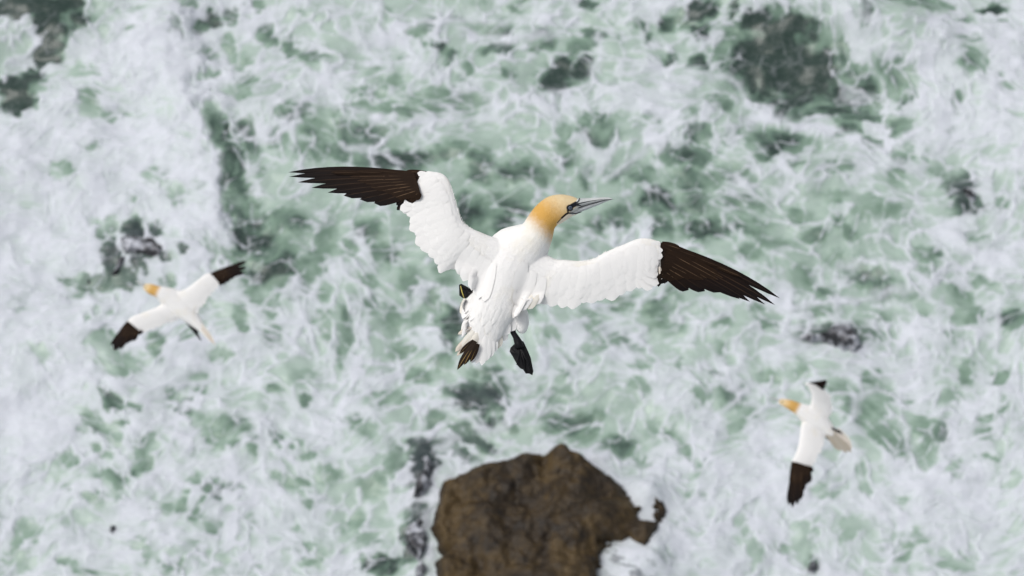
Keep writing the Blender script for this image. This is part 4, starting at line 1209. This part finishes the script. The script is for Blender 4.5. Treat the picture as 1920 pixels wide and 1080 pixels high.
# --------------------------------------------------------- the two far gannets
def far_pigment(neck, head, fore, brown_tests, k):
    def fn(x, y, z):
        ax = np.array(head) - np.array(neck); L = np.linalg.norm(ax); ax = ax / L
        n = (x - neck[0]) * ax[0] + (y - neck[1]) * ax[1]
        lat = np.abs(-(x - neck[0]) * ax[1] + (y - neck[1]) * ax[0])
        yel = sstep(-14 * k, 22 * k, n) * (lat < 40 * k)
        bx = np.array(fore) - np.array(head); bl = np.linalg.norm(bx); bx = bx / bl
        c = (x - head[0]) * bx[0] + (y - head[1]) * bx[1]
        br = np.zeros(x.shape)
        for (px, py, nx, ny) in brown_tests:
            br = np.maximum(br, ((x - px) * nx + (y - py) * ny > 0).astype(float))
        return {"yellow": yel, "cream": 0.08 + sstep(-6 * k, bl * 0.8, c) * 0.85, "brown": br, "black": np.zeros(x.shape), "horn": np.zeros(x.shape)}
    return fn


KL = 0.32
L = Bird("gannet", (330, 575), 34.0, "smaller gannet gliding at left, golden head pointing up left, brown wing tips", KL)
L.tube([(388, 627, -10, 3, 2), (380, 618, -10, 7, 5), (363, 600, -11, 13, 10), (346, 582, -11, 20, 14), (331, 569, -10, 24, 15), (316, 558, -6, 20, 13),
        (303, 550, -2, 14, 11), (293, 546, 0, 10.5, 9), (283, 542, 0, 10, 8.5), (275, 538.5, 0, 7.5, 6.5), (270, 536, 0, 4.5, 4)])
LL = [(314, 556, -6, 352, 596, -8, 7), (322, 550.5, -3, 368, 590, -5, 6), (338, 545, 0, 376, 578, -3, 4.4), (350, 540.5, 1, 384, 568, -2, 4), (363, 531, 2, 393, 556, -1, 3.5),
      (376, 520.5, 3, 404, 544, 0, 3), (386, 513, 3.5, 414, 535, 1, 2.6), (394, 512, 3, 418, 530, 1, 2)]
LR = [(310, 563, -6, 352, 598, -9, 7), (301, 571, -3, 334, 601, -6, 6), (290, 577.5, 0, 314, 606, -3, 4.2), (278, 582, 1, 302, 611, -2, 3.8), (264, 587.5, 2, 290, 616, -1, 3.4),
      (250, 592.5, 3, 278, 621, 0, 3), (240, 599.5, 3, 268, 624, 1, 2.4)]
for st in (LL, LR):
    L.set_wing(st); L.arm(0.86)
for st in ([(393, 512, 2.5, 416, 529, .5, 1.8), (408, 508, 1.5, 424, 522, 0, 1.4), (430, 503, 0, 438, 511, -1, 1)],
           [(240, 601, 2.5, 266, 624, .5, 1.8), (232, 612, 1.5, 250, 627, 0, 1.4), (220, 630, 0, 232, 638, -1, 1)]):
    L.set_wing(st); L.arm(0.95)
L.grow(0.0045, far_pigment((297, 549), (284, 543), (272, 535), [(394, 512, .78, -.62), (240, 602, -.65, .76)], KL), 24)
beak(L, [(271, 532), (263, 529), (255, 526.8)], [(271, 536), (263, 532), (255, 528)], [(272, 540), (264, 535), (256, 529.2)], (0, [4.0, 3.0, 1.4]), KL)
for sgn in (1, -1):
    L.orb("eye", (274, 538, sgn * 5.2), 1.5, LINE_M)
for st in (LL, LR):
    L.set_wing(st)
    dress_arm(L, [("secondary_feather", 0.50, 1.0, 10, 0.42, 0.3, WHITE_F), ("covert_feather", 0.30, 0.74, 9, 0.42, 1.4, WHITE_F)], 0.8, len(st) - 1.2, 1, 1, 0.2)
hand(L, ((396, 514), (412, 528)), [(463, 489.5), (462, 501), (459, 511), (450, 513), (441, 518), (432, 524), (424, 529), (418, 531)], (4.2, 5.4), 3, -4, 1, 0.3, (0.5,))
hand(L, ((240, 604), (262, 621)), [(206.5, 649), (211, 656), (214, 658.5), (224, 655.5), (235, 645), (242, 641), (249, 639), (266, 626)], (4.2, 5.4), 3, -4, 1, -0.3, (0.5,))
for r, t, w, m in (((372, 606, -4), (404, 648, -7), 3, TAWNY_F), ((370, 608, -4.5), (398, 643, -7), 3.5, CREAM_F), ((376, 606, -4.5), (402, 641, -7), 3, CREAM_F), ((366, 606, -5), (390, 634, -7), 4, WHITE_F)):
    L.feather("tail_feather", r, t, w, m, 0.6)
f = L.wire("foot", [(338, 596, -16), (350, 606, -15), (358, 614, -14), (366, 624, -13), (376, 639, -13)], [1.6, 2.0, 3.4, 3.2, 0.8], WEB_M)
L.wire("foot", [(340, 590, -19), (352, 601, -19), (362, 612, -19), (370, 624, -19)], [1.6, 2.0, 3.0, 1.0], WEB_M)

KR = 0.31
N = Bird("gannet", (1525, 800), 35.5, "smaller gannet banking steeply at right, golden head pointing left, one wing hanging down", KR)
N.tube([(1574, 824, -14, 4, 2), (1568, 819, -14, 8, 4), (1559, 811, -14, 12, 9), (1545, 799, -13, 17, 13), (1530, 787, -11, 22, 15), (1516, 778, -7, 19, 13),
        (1504, 771, -4, 14.5, 11), (1494, 765, -2, 11, 9), (1483, 759.5, 0, 9.5, 8), (1472, 755.5, 0, 7.5, 6.5), (1461, 751.5, 0, 4, 3.5)])
NU = [(1518, 778, -4, 1556, 802, -12, 6), (1518, 764, 0, 1561, 780, -8, 5), (1521, 750, 6, 1561, 760, -4, 4), (1520, 738, 12, 1558, 745, 2, 3.4), (1514, 726, 18, 1550, 735, 8, 3),
      (1507, 720, 22, 1543, 729, 12, 2.4), (1510, 716, 23, 1540, 722, 14, 1.6)]
ND = [(1514, 780, -4, 1552, 806, -12, 6), (1503, 794, -1, 1549, 817, -8, 5), (1500, 812, 2, 1547, 829, -4, 4.4), (1498, 829, 4, 1542, 842, -1, 4), (1493, 846, 6, 1534, 856, 2, 3.4),
      (1486, 861, 7, 1525, 871, 3, 2.8), (1483, 866, 7, 1520, 877, 4, 2.2)]
for st in (NU, ND):
    N.set_wing(st); N.arm(0.88)
for st in ([(1483, 865, 6, 1520, 876, 3, 1.8), (1481, 880, 4, 1516, 888, 2, 1.4), (1479, 900, 2, 1500, 905, 0, 1)],):
    N.set_wing(st); N.arm(0.95)
N.grow(0.0045, far_pigment((1497, 766.5), (1483, 759), (1463, 750), [(1500, 869, -.26, .96)], KR), 24)
beak(N, [(1463, 748.5), (1452, 746), (1440, 743.5)], [(1463, 751.5), (1452, 748), (1440, 744)], [(1464, 754.5), (1453, 750.5), (1441, 744.5)], (0, [3.6, 2.0, .5]), KR)
for sgn in (1, -1):
    N.orb("eye", (1467, 753, sgn * 5.2), 1.5, LINE_M)
for st in (NU, ND):
    N.set_wing(st)
    dress_arm(N, [("secondary_feather", 0.50, 1.0, 9, 0.42, 0.3, WHITE_F), ("covert_feather", 0.30, 0.74, 8, 0.42, 1.4, WHITE_F)], 0.8, len(st) - 1.2, 1, 1, 0.2)
hand(N, ((1488, 867), (1515, 874)), [(1477, 944), (1479, 948), (1485, 953), (1494, 947), (1501, 938), (1505, 922), (1512, 909), (1518, 905), (1521, 886)], (4.6, 6.0), 8, 0, 1, -0.3, (0.5,))
hand(N, ((1516, 717), (1534, 722)), [(1550, 713), (1551, 714.5), (1550, 718), (1549, 722), (1546, 728), (1543, 729)], (2.0, 2.6), 22, 6, 1, 1, ())
for r, t, w, m in (((1562, 806, -6), (1598, 849, -14), 5.5, GREY_F), ((1558, 812, -7), (1590, 850, -14), 5.5, GREY_F), ((1566, 806, -6), (1599, 842, -14), 5.5, TAWNY_F),
                   ((1553, 816, -8), (1578, 846, -14), 5.5, GREY_F), ((1570, 804, -7), (1597, 834, -14), 5.5, CREAM_F), ((1550, 812, -6), (1572, 836, -11), 6, GREY_F)):
    N.feather("tail_feather", r, t, w, m, 0.4)
f = N.wire("foot", [(1560, 802, -4), (1566, 806, -2), (1573, 809, -1), (1578, 811, -2)], [1.5, 2.2, 2.6, 1.2], WEB_M)
f = N.wire("foot", [(1548, 818, -22), (1556, 824, -22), (1568, 834, -22), (1576, 842, -22)], [2, 2.4, 3.0, 1.2], WEB_M)
